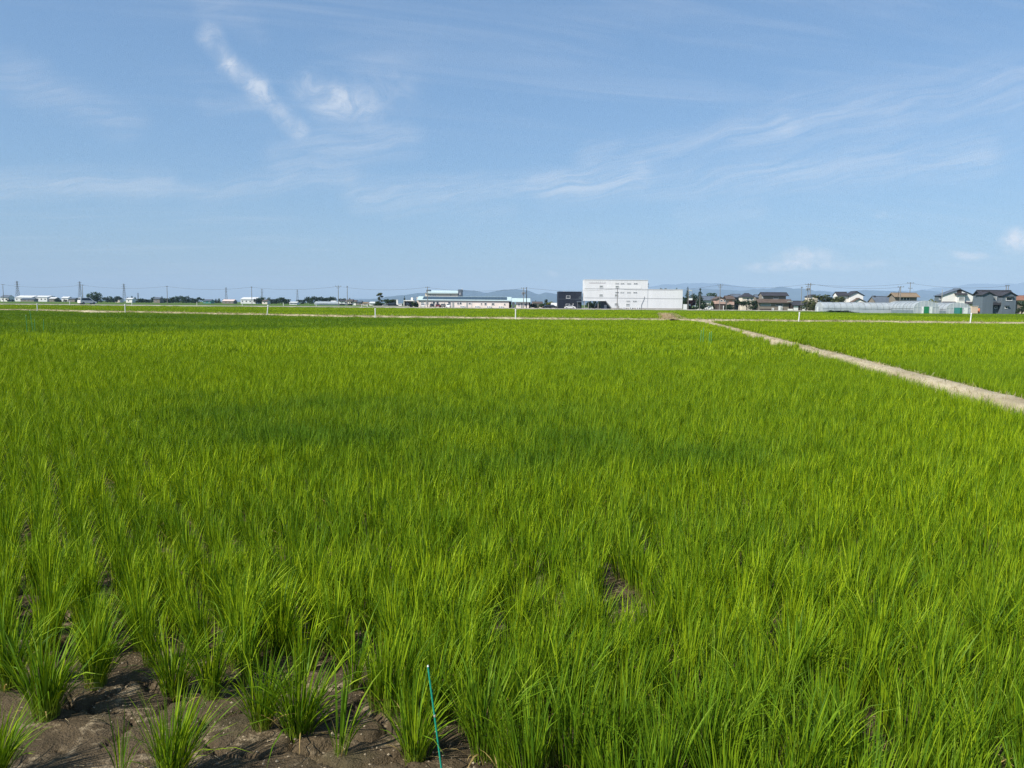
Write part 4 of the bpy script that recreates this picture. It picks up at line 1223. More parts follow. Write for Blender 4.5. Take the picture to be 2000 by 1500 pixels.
def greenhouse(label, loc, wd, h, ln, along, door=None, hoops=9):
    root = thing('greenhouse', label, 'greenhouse', loc)
    pr = arch(wd, h)
    P3 = (lambda a, z, l: (l, a, z)) if along == 'x' else (lambda a, z, l: (a, l, z))
    N_ = 10
    vs, fs = [], []
    for k in range(N_ + 1):
        l = ln * k / N_
        sag = 0.02 * (1 if k % 2 else -1)
        vs += [P3(a * (1 + sag * .5), z * (1 + sag * .5), l) for a, z in pr]
    m_ = len(pr)
    for k in range(N_):
        for j in range(m_ - 1): fs.append((k * m_ + j, k * m_ + j + 1, (k + 1) * m_ + j + 1, (k + 1) * m_ + j))
    MB().add(vs, fs).build('film', m_film, root)
    for l, nm in ((0.0, 'end_film'), (ln, 'end_film')):
        MB().add([P3(a * .985, z * .985, l) for a, z in pr], [tuple(range(m_))]).build(nm, m_film, root)
    for k in range(hoops):
        l = -.03 + (ln + .06) * k / (hoops - 1)
        MB().path([P3(a * 1.012, z * 1.012, l) for a, z in pr], .035, 4).build('hoop', m_frame if k in (0, hoops - 1) else m_steel, root)
    for a, z in ((-wd / 2 * 1.02, h * .42), (wd / 2 * 1.02, h * .42), (0, h * 1.02)):
        MB().tube(P3(a, z, 0), P3(a, z, ln), .035, n=4).build('purlin', m_steel, root)
    for sgn in (-1, 1):
        x = sgn * wd / 2 * 1.022
        (MB().box(x - .01, x + .01, .05, ln - .05, .05, h * .30) if along == 'y' else MB().box(.05, ln - .05, x - .01, x + .01, .05, h * .30)).build('side_skirt', m_skirt if along == 'y' else m_film, root)
    # front end: posts, rail and sliding doors
    nb = 7
    for k in range(1, nb):
        a = -wd / 2 + wd * k / nb
        zt = np.interp(a, [q[0] for q in pr[1:-1]], [q[1] for q in pr[1:-1]])
        MB().tube(P3(a, 0, -.05), P3(a, float(zt), -.05), .04, n=4).build('end_post', m_frame, root)
    MB().tube(P3(-wd / 2, h * .62 if False else h * .55, -.06), P3(wd / 2, h * .55, -.06), .045, n=4).build('end_rail', m_frame, root)
    for (a0, a1, mm) in door or ():
        lo, hi = P3(a0, .05, -.16), P3(a1, h * .58, -.10)
        d_ = MB().box(lo[0], hi[0], lo[1], hi[1], lo[2], hi[2]).build('door', mm, root)
        lo, hi = P3(a0 + .1, h * .3, -.19), P3(a0 + .16, h * .36, -.161)
        MB().box(lo[0], hi[0], lo[1], hi[1], lo[2], hi[2]).build('handle', m_steel, d_)
    return root


D1_ = 215
greenhouse('long plastic greenhouse seen from its side, leftmost of the three', (PX(1607, D1_), D1_ + 2.6, GZ), 5.2, 2.9, (1748 - 1606) * U(D1_), 'x', [(-1.1, 0, m_film), (.05, 1.2, m_frame)], 13)
D2_ = 203
greenhouse('plastic greenhouse with a bright green door in its rounded end', (PX(1809.5, D2_), D2_, GZ), 6.4, 3.35, 15, 'y', [(-1.25, -.75, m_wtrim), (-.7, .55, m_green), (.75, 1.5, m_frame)], 9)
greenhouse('plastic greenhouse with teal doors, rightmost of the three', (PX(1872.5, D2_ + 1), D2_ + 1, GZ), 6.2, 3.0, 15, 'y', [(-1.2, .3, m_teal), (.35, .75, m_green), (1.3, 2.3, m_frame)], 9)


# ------------------------------------------------------------------ trees
def leaf_cloud(blobs, n, size, r_, flat=1.0):
    """many small leaf faces spread over lumpy blobs"""
    V, Fc, A = [], [], []
    wts = np.array([b_[3] ** 2 for b_ in blobs]); wts /= wts.sum()
    for i in range(n):
        cx, cy, cz, rad = blobs[r_.choice(len(blobs), p=wts)]
        d = r_.normal(size=3); d /= np.linalg.norm(d)
        q = np.array([cx, cy, cz]) + d * rad * r_.uniform(.55, 1.06) * np.array([1, 1, flat])
        nrm = d * .7 + r_.normal(size=3) * .6; nrm /= np.linalg.norm(nrm)
        t1 = np.cross(nrm, [0, 0, 1.0]); t1 /= np.linalg.norm(t1) + 1e-6; t2 = np.cross(nrm, t1)
        s_ = size * r_.uniform(.6, 1.4); o = len(V)
        V += [q + t1 * s_, q + t2 * s_ * .7, q - t1 * s_, q - t2 * s_ * .7]; Fc.append((o, o + 1, o + 2, o + 3))
        A += [(r_.uniform(), .9, 0)] * 4
    return V, Fc, A


def tree_mat(name, a, b_, c_):
    return leaf_mat(name, a, b_, c_, a, b_, .25, a)


M_TREE = {'green': tree_mat('broad_leaf', (.020, .048, .012), (.038, .075, .018), (.075, .115, .028)),
          'dark': tree_mat('dark_leaf', (.013, .032, .013), (.024, .050, .018), (.045, .075, .025)),
          'olive': tree_mat('olive_leaf', (.040, .055, .020), (.075, .090, .030), (.12, .13, .045)),
          'yellow': tree_mat('yellow_green_leaf', (.09, .11, .020), (.16, .17, .03), (.22, .21, .04)),
          'red': tree_mat('dark_red_leaf', (.030, .012, .014), (.055, .020, .022), (.085, .035, .035))}
m_bark = W_('tree_bark', (.085, .065, .048), rough=.9, var=.3, scale=4)


def make_tree(kind, seed):
    """unit-height tree: returns (trunk mesh, list of (verts, faces, attrs)) """
    r_ = np.random.default_rng(seed)
    mb = MB(); blobs = []; n = 900; sz = .030; flat = 1.0
    if kind == 'broad':
        mb.tube((0, 0, 0), (.01, 0, .35), .035, .022)
        for k in range(7):
            a = k * 2.4 + r_.uniform(-.4, .4); z0 = r_.uniform(.2, .4)
            e = (math.cos(a) * r_.uniform(.12, .26), math.sin(a) * r_.uniform(.12, .26), r_.uniform(.5, .82))
            mb.tube((0, 0, z0), e, .014, .005, 5)
            blobs.append((e[0], e[1], e[2], r_.uniform(.11, .17)))
        blobs.append((0, 0, .84, .14))
        for k in range(8):
            a = r_.uniform(0, 6.28); q = r_.uniform(.15, .33)
            blobs.append((math.cos(a) * q, math.sin(a) * q, r_.uniform(.36, .78), r_.uniform(.06, .11)))
        n = 1300
    elif kind == 'conifer':
        mb.tube((0, 0, 0), (0, 0, .95), .028, .006)
        for k in range(16):
            t = k / 15; z = .14 + .82 * t; rr = .19 * (1 - t) ** .8 + .02
            mb.tube((0, 0, z), (math.cos(k * 2.4) * rr, math.sin(k * 2.4) * rr, z - .02), .007, .003, 4)
            for j in range(3):
                a = k * 2.4 + j * 2.1 + r_.uniform(-.4, .4)
                blobs.append((math.cos(a) * rr * .55, math.sin(a) * rr * .55, z + r_.uniform(-.03, .03), rr * .55 + .015))
        n = 1100; sz = .024
    elif kind == 'bush':
        for k in range(6):
            a = k * 1.05; mb.tube((0, 0, 0), (math.cos(a) * .3, math.sin(a) * .3, .55), .02, .008, 4)
        for k in range(14):
            a = r_.uniform(0, 6.28); q = r_.uniform(0, .42)
            blobs.append((math.cos(a) * q, math.sin(a) * q, r_.uniform(.18, .78) * (1 - q * .5), r_.uniform(.14, .24)))
        n = 1100; sz = .05
    elif kind == 'pine':                  # cloud-pruned: bare stem, separate cushions
        mb.tube((0, 0, 0), (.04, 0, .45), .026, .02); mb.tube((.04, 0, .45), (0, 0, .9), .02, .008)
        for k in range(7):
            a = k * 2.5; z = .28 + .095 * k; q = .24 * (1 - k * .07)
            e = (math.cos(a) * q, math.sin(a) * q, z + .03); mb.tube((.03, 0, z - .05), e, .010, .004, 4)
            blobs.append((*e, .10)); blobs.append((e[0] * .6, e[1] * .6, z + .06, .08))
        blobs.append((0, 0, .90, .10)); blobs.append((.05, 0, .84, .12)); blobs.append((-.06, .02, .82, .10))
        n = 1200; flat = .6; sz = .026
    elif kind == 'round':                 # dense twin-domed
        mb.tube((0, 0, 0), (0, 0, .5), .05, .02)
        for k in range(4): mb.tube((0, 0, .25), (math.cos(k * 1.6) * .22, math.sin(k * 1.6) * .22, .6), .015, .006, 4)
        for k in range(26):
            a = r_.uniform(0, 6.28); q = .36 * math.sqrt(r_.uniform()); z = r_.uniform(.10, .84)
            sq = 1 - max(0, z - .5) * 1.1
            blobs.append((math.cos(a) * q * sq, math.sin(a) * q * sq, z, r_.uniform(.10, .17)))
        n = 1600; sz = .032
    return mb.mesh('trunk', m_bark), leaf_cloud(blobs, n, sz, r_, flat)


_tm = {}


def tree_meshes(kind, var, colour):
    key = (kind, var, colour)
    if key not in _tm:
        if (kind, var) not in _tm: _tm[(kind, var)] = make_tree(kind, hash((len(kind), ord(kind[0]), var)) % 9999 + var)
        t, lc = _tm[(kind, var)]
        _tm[key] = (t, blade_mesh('crown', [lc], M_TREE[colour]))
    return _tm[key]


def tree(xc, ytop, D, wpx, kind, colour, label, group=None, name=None, var=None, dy=0.0):
    u = U(D); h = (hy(xc) + (CAMZ - GZ) / u - ytop) * u
    nat = {'broad': .66, 'conifer': .42, 'bush': 1.05, 'pine': .62, 'round': .78}[kind]
    wm = wpx * u
    t = thing(name or {'bush': 'shrub', 'conifer': 'conifer_tree', 'pine': 'pine_tree'}.get(kind, 'broadleaf_tree'), label, 'shrub' if kind == 'bush' else 'tree', (PX(xc, D), D + dy, GZ), group)
    a, c_ = tree_meshes(kind, var if var is not None else int(rng.integers(3)), colour)
    link('trunk', a, t); link('crown', c_, t)
    t.scale = (wm / nat, wm / nat, h)
    t.rotation_euler = (0, 0, rng.uniform(0, 6.28))
    return t


TR = [
    # right part
    (1342, 560, 338, 15, 'conifer', 'dark', 'tall conifer behind the lamp pole right of the white building'),
    (1366.5, 562.5, 340, 17, 'conifer', 'dark', 'conifer on the right of the pair behind the dark red tree'),
    (1337, 577, 350, 20, 'round', 'dark', 'dark rounded tree touching the right end of the white building'),
    (1354, 572, 352, 14, 'broad', 'dark', 'dark tree between the two conifers'),
    (1350, 583.5, 322, 20, 'broad', 'red', 'dark red leaved tree right of the white building'),
    (1388, 567.5, 395, 26, 'round', 'green', 'bright rounded tree above the blue-grey roof'),
    (1346, 596, 318, 12, 'bush', 'green', 'shrub under the lamp pole by the white panel'),
    (1358, 597, 318, 14, 'bush', 'dark', 'shrub in front of the dark red tree'),
    (1376, 589, 326, 22, 'bush', 'dark', 'tall shrub behind the white parked hatchback'),
    (1391, 587, 328, 17, 'bush', 'green', 'shrub against the left wall of the pink house'),
    (1298, 558.5, 372, 26, 'round', 'olive', 'olive treetop peeping over the white wing, left one'),
    (1322, 560, 378, 20, 'round', 'dark', 'dark treetop peeping over the white wing, right one'),
    (1425, 593, 318, 18, 'bush', 'dark', 'dark rounded shrub before the right wing of the pink house'),
    (1440, 585, 334, 24, 'broad', 'dark', 'dark tree between the pink house and the beige house'),
    (1459, 586, 330, 22, 'broad', 'dark', 'dark garden tree under the beige house'),
    (1473, 584, 327, 20, 'round', 'dark', 'dark garden tree touching the brown two-storey house'),
    (1604, 571.5, 292, 62, 'round', 'olive', 'large olive-leaved tree right of the paired utility poles'),
    (1637, 575.5, 294, 46, 'round', 'olive', 'broad olive tree left of the white stacked-gable house'),
    (1588, 588, 288, 22, 'bush', 'olive', 'shrubby undergrowth at the foot of the large olive tree'),
    (1821, 580.5, 262, 26, 'bush', 'yellow', 'yellow-green shrub left of the large white gabled house'),
    (1903, 576.5, 256, 9, 'broad', 'green', 'slim tree between the white gabled and blue-grey houses'),
    (1996, 585, 240, 22, 'round', 'dark', 'dark tree cut by the right picture edge'),
    (1648, 604.2, 200, 62, 'bush', 'dark', 'low dark green mound of leaves before the leftmost greenhouse'),
    # centre
    (742, 570.5, 338, 17, 'pine', 'olive', 'tall garden pine with a bare stem left of the shrubs'),
    (740, 588, 336, 22, 'bush', 'dark', 'dark shrub at the foot of the tall garden pine'),
    (757, 583.5, 337, 18, 'broad', 'green', 'leafy garden tree right of the tall pine'),
    (769, 583.8, 338, 16, 'broad', 'olive', 'garden tree beside the white box wall'),
    (790, 578, 420, 7, 'conifer', 'dark', 'small conifer standing far behind the carport'),
    (811, 585, 328, 14, 'bush', 'dark', 'dark shrub between the carport and the long building'),
    (916, 578.2, 365, 6, 'broad', 'dark', 'small treetop above the solar roof'),
    (1045, 590, 335, 22, 'bush', 'dark', 'dark hedge shrub just right of the annex'),
    (1062, 590.5, 338, 26, 'bush', 'green', 'green hedge shrub behind the black cars'),
    (1078, 587, 342, 24, 'bush', 'yellow', 'pale shrub behind the black cars, beside the black building'),
    (1067, 582, 380, 9, 'round', 'dark', 'dark treetop above the hedge left of the black building'),
    (1046, 586, 390, 10, 'conifer', 'dark', 'small far conifer right of the annex'),
]
for k, (xc, a, b_, t_) in enumerate([(1151, 586, 333, 'left'), (1161, 585, 334, 'middle'), (1171, 586, 333, 'right')]):
    TR.append((xc, a, b_, 16, 'bush', 'dark', 'dark hedge shrub seen under the white overhang, %s one' % t_))
for xc, yt, D, wpx, kind, colr, lb in TR: tree(xc, yt, D, wpx, kind, colr, lb)
# left: the twin-domed tree and the far wooded strips
tree(178, 569.0, 640, 16, 'round', 'green', 'left dome of the big dense tree behind the white van', var=0)
tree(190, 567.6, 645, 20, 'round', 'green', 'right dome of the big dense tree behind the white van', var=1)
gL = 'trees in the far wooded strips'
far = []
for x in np.arange(205, 236, 5.5): far.append((x, 578 + rng.uniform(-1.5, 3), 760, 9))
for x in (258, 264, 250): far.append((x, 578 + rng.uniform(-2, 2), 780, 8))
for x in np.arange(270, 394, 5.2): far.append((x, (583 if x < 300 else 580 if x < 335 else 577.5 if x < 372 else 580.5) + rng.uniform(-1.6, 2), 740 + rng.uniform(-20, 60), 10))
for x in np.arange(500, 520, 5): far.append((x, 579.5 + rng.uniform(-1, 2), 720, 9))
for x in np.arange(525, 566, 5): far.append((x, 580.5 + rng.uniform(-1.5, 3), 720, 9))
for x in np.arange(582, 602, 5): far.append((x, 583.5 + rng.uniform(-1, 2), 700, 8))
for x in np.arange(600, 658, 4.6): far.append((x, 578.5 + rng.uniform(-1.2, 1.6), 690 + rng.uniform(0, 30), 9))
for x in (398, 422, 428, 438, 15, 24, 110, 116, 128, 152, 477, 488, 665, 672, 683): far.append((x, 582 + rng.uniform(-1.5, 2.5), 800, 8))
for x, yt, D, wpx in far:
    nm = 'tiny dark tree of the far wooded strip left of the tall garden pine' if x > 470 else 'tiny dark tree of the far wooded strip behind the left utility poles'
    tree(float(x), float(yt), D, wpx * rng.uniform(.9, 1.35), rng.choice(['broad', 'round', 'round', 'conifer'] if x < 600 else ['conifer', 'round', 'broad']), rng.choice(['dark', 'dark', 'green']), nm, gL if x <= 470 else 'trees of the far strip near the pine')


# ------------------------------------------------------------------ far-off buildings on the left
def barn(xc, x0, x1, ye, yr, D, wall, roof, label, depth=10, cat='building', name='far_building', win=True):
    b = Bld(name, label, cat, xc, D)
    b.gwall_x(x0, x1, ye, yr, b.yb, 0, depth, wall)
    b.roof_x(x0 - .5, x1 + .5, ye, yr, 0, depth, roof, ov=.5)
    if win:
        n = max(1, int((x1 - x0) / 7))
        for k in range(n):
            x = x0 + (x1 - x0) * (k + .3) / n
            b.window(x, x + 2.6, ye + (b.yb - ye) * .3, ye + (b.yb - ye) * .62, 0)
    return b


m_paleroof = W_('pale_metal_roof', (.60, .62, .63), rough=.45, var=.08)
m_pinkroof = W_('pale_pink_roof', (.62, .50, .46), rough=.6, var=.08)
barn(8, 1, 17, 580.5, 576.5, 800, m_wallwhite, m_tileg, 'small far house at the left edge under the first utility pole', 9, 'house', 'far_house')
barn(47, 29, 62, 581, 577.2, 900, m_white, m_paleroof, 'wide white far-off warehouse, left of a joined pair', 20)
barn(78, 62.6, 92, 580.4, 577.4, 905, m_white, m_paleroof, 'wide white far-off warehouse, right of a joined pair', 20)
barn(52, 40, 66, 584.6, 582.6, 860, m_browngrey, m_tileg, 'low grey shed row in front of the white warehouses', 8)
barn(102, 96, 108, 583, 580.6, 900, m_browngrey, m_paleroof, 'grey far shed right of the white warehouses', 9)
barn(127, 120, 133, 582, 579.4, 920, m_white, m_paleroof, 'small white far shed midway between warehouses and van', 9)
barn(138, 134, 146, 583.6, 581.6, 900, m_browngrey, m_tileg, 'small far house with grey roof left of the white van', 8, 'house', 'far_house')
barn(229, 225, 234, 584.4, 582.4, 800, m_pinkw, m_tileb, 'small pinkish far house between the tree clumps', 8, 'house', 'far_house')
barn(251, 246, 258, 584, 582, 760, m_wallwhite, m_paleroof, 'small far house with pale roof before the third pylon', 8, 'house', 'far_house')
barn(306, 300, 312, 583.4, 580.6, 735, m_browngrey, m_tileg, 'grey roofed far house inside the wooded strip', 8, 'house', 'far_house')
barn(405, 397, 412, 587.2, 584.6, 700, m_teal, m_tileg, 'teal far shed at the right end of the wooded strip', 8)
barn(446, 434, 456, 588, 585, 690, m_browngrey, m_pinkroof, 'far barn with a long pale pink roof', 9)
barn(480, 470, 500, 584.6, 580.6, 760, m_white, m_paleroof, 'white far factory behind the fourth utility pole', 16)
barn(517, 512, 522, 588, 585.6, 640, m_pinkw, m_tileb, 'small pinkish far house between two dark tree clumps', 8, 'house', 'far_house')
barn(572, 565, 580, 591, 589.4, 560, m_white, m_paleroof, 'low white far shed left of the long blue greenhouse', 7)
b = barn(650, 614, 688, 592.6, 589.2, 520, m_film, m_film, 'very long pale blue far greenhouse behind the paired poles', 8, 'greenhouse', 'far_greenhouse', False)
barn(649, 645, 655, 590, 587.6, 560, m_wallwhite, m_paleroof, 'white far shed rising over the long blue greenhouse', 7)
HS = [(668, 588.4, 585.4, m_wallwhite, m_tile, 'white'), (690, 589.6, 586.4, m_wallwhite, m_tileb, 'white gabled'), (700, 590.2, 587.8, m_browngrey, m_tileg, 'grey'),
      (713, 592.4, 590.2, m_pinkw, m_brownroof, 'pinkish'), (726, 592, 589.6, m_wallwhite, m_paleroof, 'pale roofed'), (683, 587.2, 585, m_cream, m_tileb, 'cream')]
for x, ye, yr, wl, rf_, wd in HS:
    barn(x, x - 5, x + 5.5, ye, yr, 520, wl, rf_, 'tiny %s house in the cluster left of the tall garden pine' % wd, 8, 'house', 'far_house')
barn(1052, 1040, 1060, 592, 589.6, 352, m_cream, m_tileb, 'low cream house behind the hedge right of the annex', 8, 'house')
barn(1083, 1077, 1089, 597, 592, 326, m_wallwhite, m_paleroof, 'small pale shed at the left wall of the black building', 4, 'shed', 'shed', False)
o = Bld('boundary_wall', 'low pale block wall running in front of the garden pine and cars', 'wall', 765, 322)
o.box('wall', 728, 800, o.yb - 2.6, o.yb, 0, .2, m_conc); o.box('coping', 727.8, 800.2, o.yb - 3.0, o.yb - 2.6, -.05, .25, m_conc)
o = Bld('gate_pillar', 'white square pillar left of the carport', 'pillar', 775.5, 330)
o.box('shaft', 774, 777.3, 586, o.yb, 0, .7, m_wallwhite); o.box('cap', 773.7, 777.6, 585.4, 586, -.06, .76, m_wallwhite)
o = Bld('white_panel', 'white board fence panel at the right end of the white building', 'panel', 1338, 308)
o.box('board', 1334.5, 1342, 594.2, o.yb - .4, 0, .08, m_wtrim)
for x in (1335.2, 1340.8): o.box('post', x, x + .5, 594.6, o.yb, .081, .2, m_steel)


# ------------------------------------------------------------------ poles, wires, pylons
def pole(xc, ytop, D, label, arms=(), r=.17, lamp=False, box=False, lean=0.0, sign=False, mt=None, low=False):
    u = U(D); h = (hy(xc) + (CAMZ - GZ) / u - ytop) * u
    t = thing('utility_pole' if not low else 'post', label, 'pole' if low else 'utility pole', (PX(xc, D), D, GZ))
    MB().tube((0, 0, 0), (lean, 0, h), r, r * .62, 8).build('shaft', mt or m_pole, t)
    for (dz, wd) in arms:
        a = MB().box(-wd / 2 + lean, wd / 2 + lean, -.14, -.05, h - dz - .06, h - dz + .06).build('cross_arm', m_steel, t)
        for k in range(3):
            x = -wd / 2 + .12 + k * (wd - .24) / 2 + lean
            MB().lathe([(.04, 0), (.07, .06), (.05, .12), (.07, .18), (.03, .24)], (x, -.1, h - dz + .06), 6).build('insulator', m_tile, a)
    if box:
        MB().lathe([(.26, 0), (.28, .05), (.28, .8), (.2, .9)], (.42 + lean, -.1, h - 2.6), 8).build('transformer', m_steel, t)
        MB().lathe([(.26, 0), (.28, .05), (.28, .8), (.2, .9)], (-.42 + lean, -.1, h - 2.7), 8).build('transformer', m_steel, t)
    if lamp: MB().box(.1 + lean, 1.3, -.2, .05, h - .5, h - .25).build('lamp_head', m_lamp, t)
    t['h'] = h
    return t


PL = [(7, 555, 430, 'utility pole at the far left edge of the picture', ((.3, 1.8),)), (162, 556, 410, 'utility pole standing just behind the white van', ((.3, 1.9),)),
      (327, 558.4, 390, 'utility pole before the wooded strip, third from the left', ((.4, 1.0),)), (492, 559.8, 372, 'utility pole before the white far factory, fourth from the left', ((.4, .8),)),
      (661, 558, 352, 'left one of the paired poles before the long blue greenhouse', ((.3, 2.6), (1.0, 1.4))), (835, 560, 321, 'utility pole in front of the long solar-roofed building', ((.3, 1.6),)),
      (1022.5, 561.6, 305, 'utility pole before the annex carrying two transformers', ((.3, 1.9),))]
PT = []
for i, (x, y, D, lb, arms) in enumerate(PL):
    PT.append(pole(x, y, D, lb, arms, box=(i == 6)))
p678 = pole(678.5, 558.5, 350, 'right one of the paired poles before the long blue greenhouse', ((.5, .7),))
p1028 = pole(1028.3, 561, 306, 'bare dark pole just right of the transformer pole', (), mt=m_darkwood)
p1205 = pole(1205.4, 562.5, 300, 'utility pole in front of the large white building', ((1.8, .9),), box=False)
p1344 = pole(1344, 565.5, 306, 'pole with a street lamp and sign by the white panel', ((2.2, .8),), lamp=True)
p1351 = pole(1351.3, 569, 330, 'thin bare pole by the dark red tree', (), .1)
p1366 = pole(1366.6, 573, 308, 'short utility pole before the blue-grey roofed house', ((.3, .7),), .13)
p1399 = pole(1399.5, 572, 352, 'thin pole rising behind the pink house', (), .1)
p1407 = pole(1405.5, 554.8, 304, 'tall utility pole in front of the pink house', ((.5, 2.2), (1.2, 1.4)))
p1419 = pole(1418.5, 588, 312, 'short pale post at the corner of the pink house', (), .12, low=True)
p1444 = pole(1445, 592.5, 308, 'short pale post with a white plate before the garden trees', (), .11, low=True)
p1563 = pole(1564.5, 560, 300, 'thin utility pole left of the paired concrete poles', ((.4, .8),), .13)
p1577 = pole(1576.5, 553.6, 300, 'left one of the paired concrete poles by the large olive tree', ((.5, 2.4), (1.3, 1.6)), box=True)
p1581 = pole(1581, 553, 299, 'right one of the paired concrete poles by the large olive tree', ((.8, 1.4),))
p1756 = pole(1757, 559.4, 240, 'utility pole with a cross arm behind the second greenhouse', ((.2, 1.9),))
p1748 = pole(1748, 562, 239, 'slanting stay pole leaning against the utility pole behind the greenhouse', (), .1, lean=1.1, mt=m_darkwood)
p1775 = pole(1775.5, 552, 300, 'utility pole behind the sandy brown roof with two broad insulator arms', ((.2, 2.6), (2.2, 1.6)))
p1838 = pole(1838.5, 565.6, 250, 'pale thin pole before the white gabled house', (), .12, mt=m_conc)
p1962 = pole(1962.5, 557.6, 275, 'utility pole behind the blue-grey house, left of a pair', ((.2, .9),))
p1966 = pole(1966.5, 557.6, 276, 'utility pole behind the blue-grey house, right of a pair', ((.2, .9),))
o = Bld('billboard', 'small white sign board on the lamp pole by the dark red tree', 'sign', 1348, 305.6)
o.box('board', 1345, 1352, 582.6, 586.2, 0, .06, m_wtrim); o.box('bracket', 1344.2, 1346, 584, 584.6, .061, .2, m_steel)
o.root.location.z = GZ


def wire(a, b_, label, sag=.9, dz=.3, off=0.0, r=.04):
    A = Vector(a.location) + Vector((off, -.1, a['h'] - dz)); B = Vector(b_.location) + Vector((off, -.1, b_['h'] - dz))
    pts = [A.lerp(B, k / 12) - Vector((0, 0, sag * 4 * (k / 12) * (1 - k / 12))) for k in range(13)]
    tag(MB().path([p_ for p_ in pts], r, 4).build('overhead_wire', m_wire), label, 'wire', 'overhead wires')


PT6 = [p_ for p_ in PT]
nmz = ['the far left pole', 'the pole behind the van', 'the third pole', 'the fourth pole', 'the left paired pole', 'the pole before the solar roof', 'the transformer pole']
for i in range(6): wire(PT[i], PT[i + 1], 'overhead wire between %s and %s' % (nmz[i], nmz[i + 1]), 1.3)
wire(p1028, p1205, 'overhead wire from the bare dark pole across the black building', 1.0)
wire(p1205, p1407, 'overhead wire crossing the white building towards the pink house pole', 1.4)
wire(p1407, p1577, 'overhead wire between the pink house pole and the paired concrete poles', 1.2)
wire(p1581, p1756, 'lower overhead wire from the paired concrete poles to the greenhouse pole', 1.0)
wire(p1577, p1775, 'upper overhead wire from the paired concrete poles to the broad-armed pole', 1.0)
wire(p1775, p1962, 'overhead wire from the broad-armed pole to the blue-grey house', 1.1)

m_tower = W_('pylon_steel', (.16, .17, .18), rough=.6, var=.1)


def pylon(xc, ytop, D, label):
    u = U(D); h = (hy(xc) + (CAMZ - GZ) / u - ytop) * u
    t = thing('power_pylon', label, 'pylon', (PX(xc, D), D, GZ))
    w0, w1 = h * .085, h * .022
    mb = MB()
    q = lambda sx_, sy_, k: Vector((sx_ * (w0 + (w1 - w0) * min(k / .8, 1)), sy_ * (w0 + (w1 - w0) * min(k / .8, 1)), h * k))
    for sx_ in (-1, 1):
        for sy_ in (-1, 1): MB().path([q(sx_, sy_, k) for k in (0, .8, .97)], .22, 4).build('leg', m_tower, t)
    ks = [0, .16, .3, .43, .55, .66, .76, .86, .96]
    for a, b_ in zip(ks, ks[1:]):
        for s1, s2 in (((-1, -1), (1, -1)), ((-1, 1), (1, 1)), ((-1, -1), (-1, 1)), ((1, -1), (1, 1))):
            mb.tube(q(*s1, a), q(*s2, b_), .13, n=3); mb.tube(q(*s2, a), q(*s1, b_), .13, n=3)
    mb.build('lattice', m_tower, t)
    for k, wd in ((.70, .13), (.81, .15), (.92, .11)):
        MB().tube((-h * wd, 0, h * k), (h * wd, 0, h * k), .25, n=4).build('cross_arm', m_tower, t)
    MB().tube((0, 0, h * .96), (0, 0, h), .2, .08, 4).build('peak', m_tower, t)


for x, y, D, lb in ((35, 548, 1500, 'lattice power pylon above the white warehouses, leftmost'), (157, 549, 1560, 'lattice power pylon behind the white van'), (243, 553.6, 1750, 'lattice power pylon above the small pale roofed far house'),
                    (442, 560.8, 2100, 'lattice power pylon above the pale pink barn roof'), (512, 563.6, 2250, 'lattice power pylon right of the fourth utility pole'), (581, 564.8, 2300, 'faint lattice power pylon between the fourth and paired poles'),
                    (270, 571.6, 2000, 'short faint pylon right of the third pylon')):
    pylon(x, y, D, lb)


# ------------------------------------------------------------------ vehicles
def car_paint(name, c): return W_('car_paint_' + name, c, rough=.28, var=.04, spec=.6)


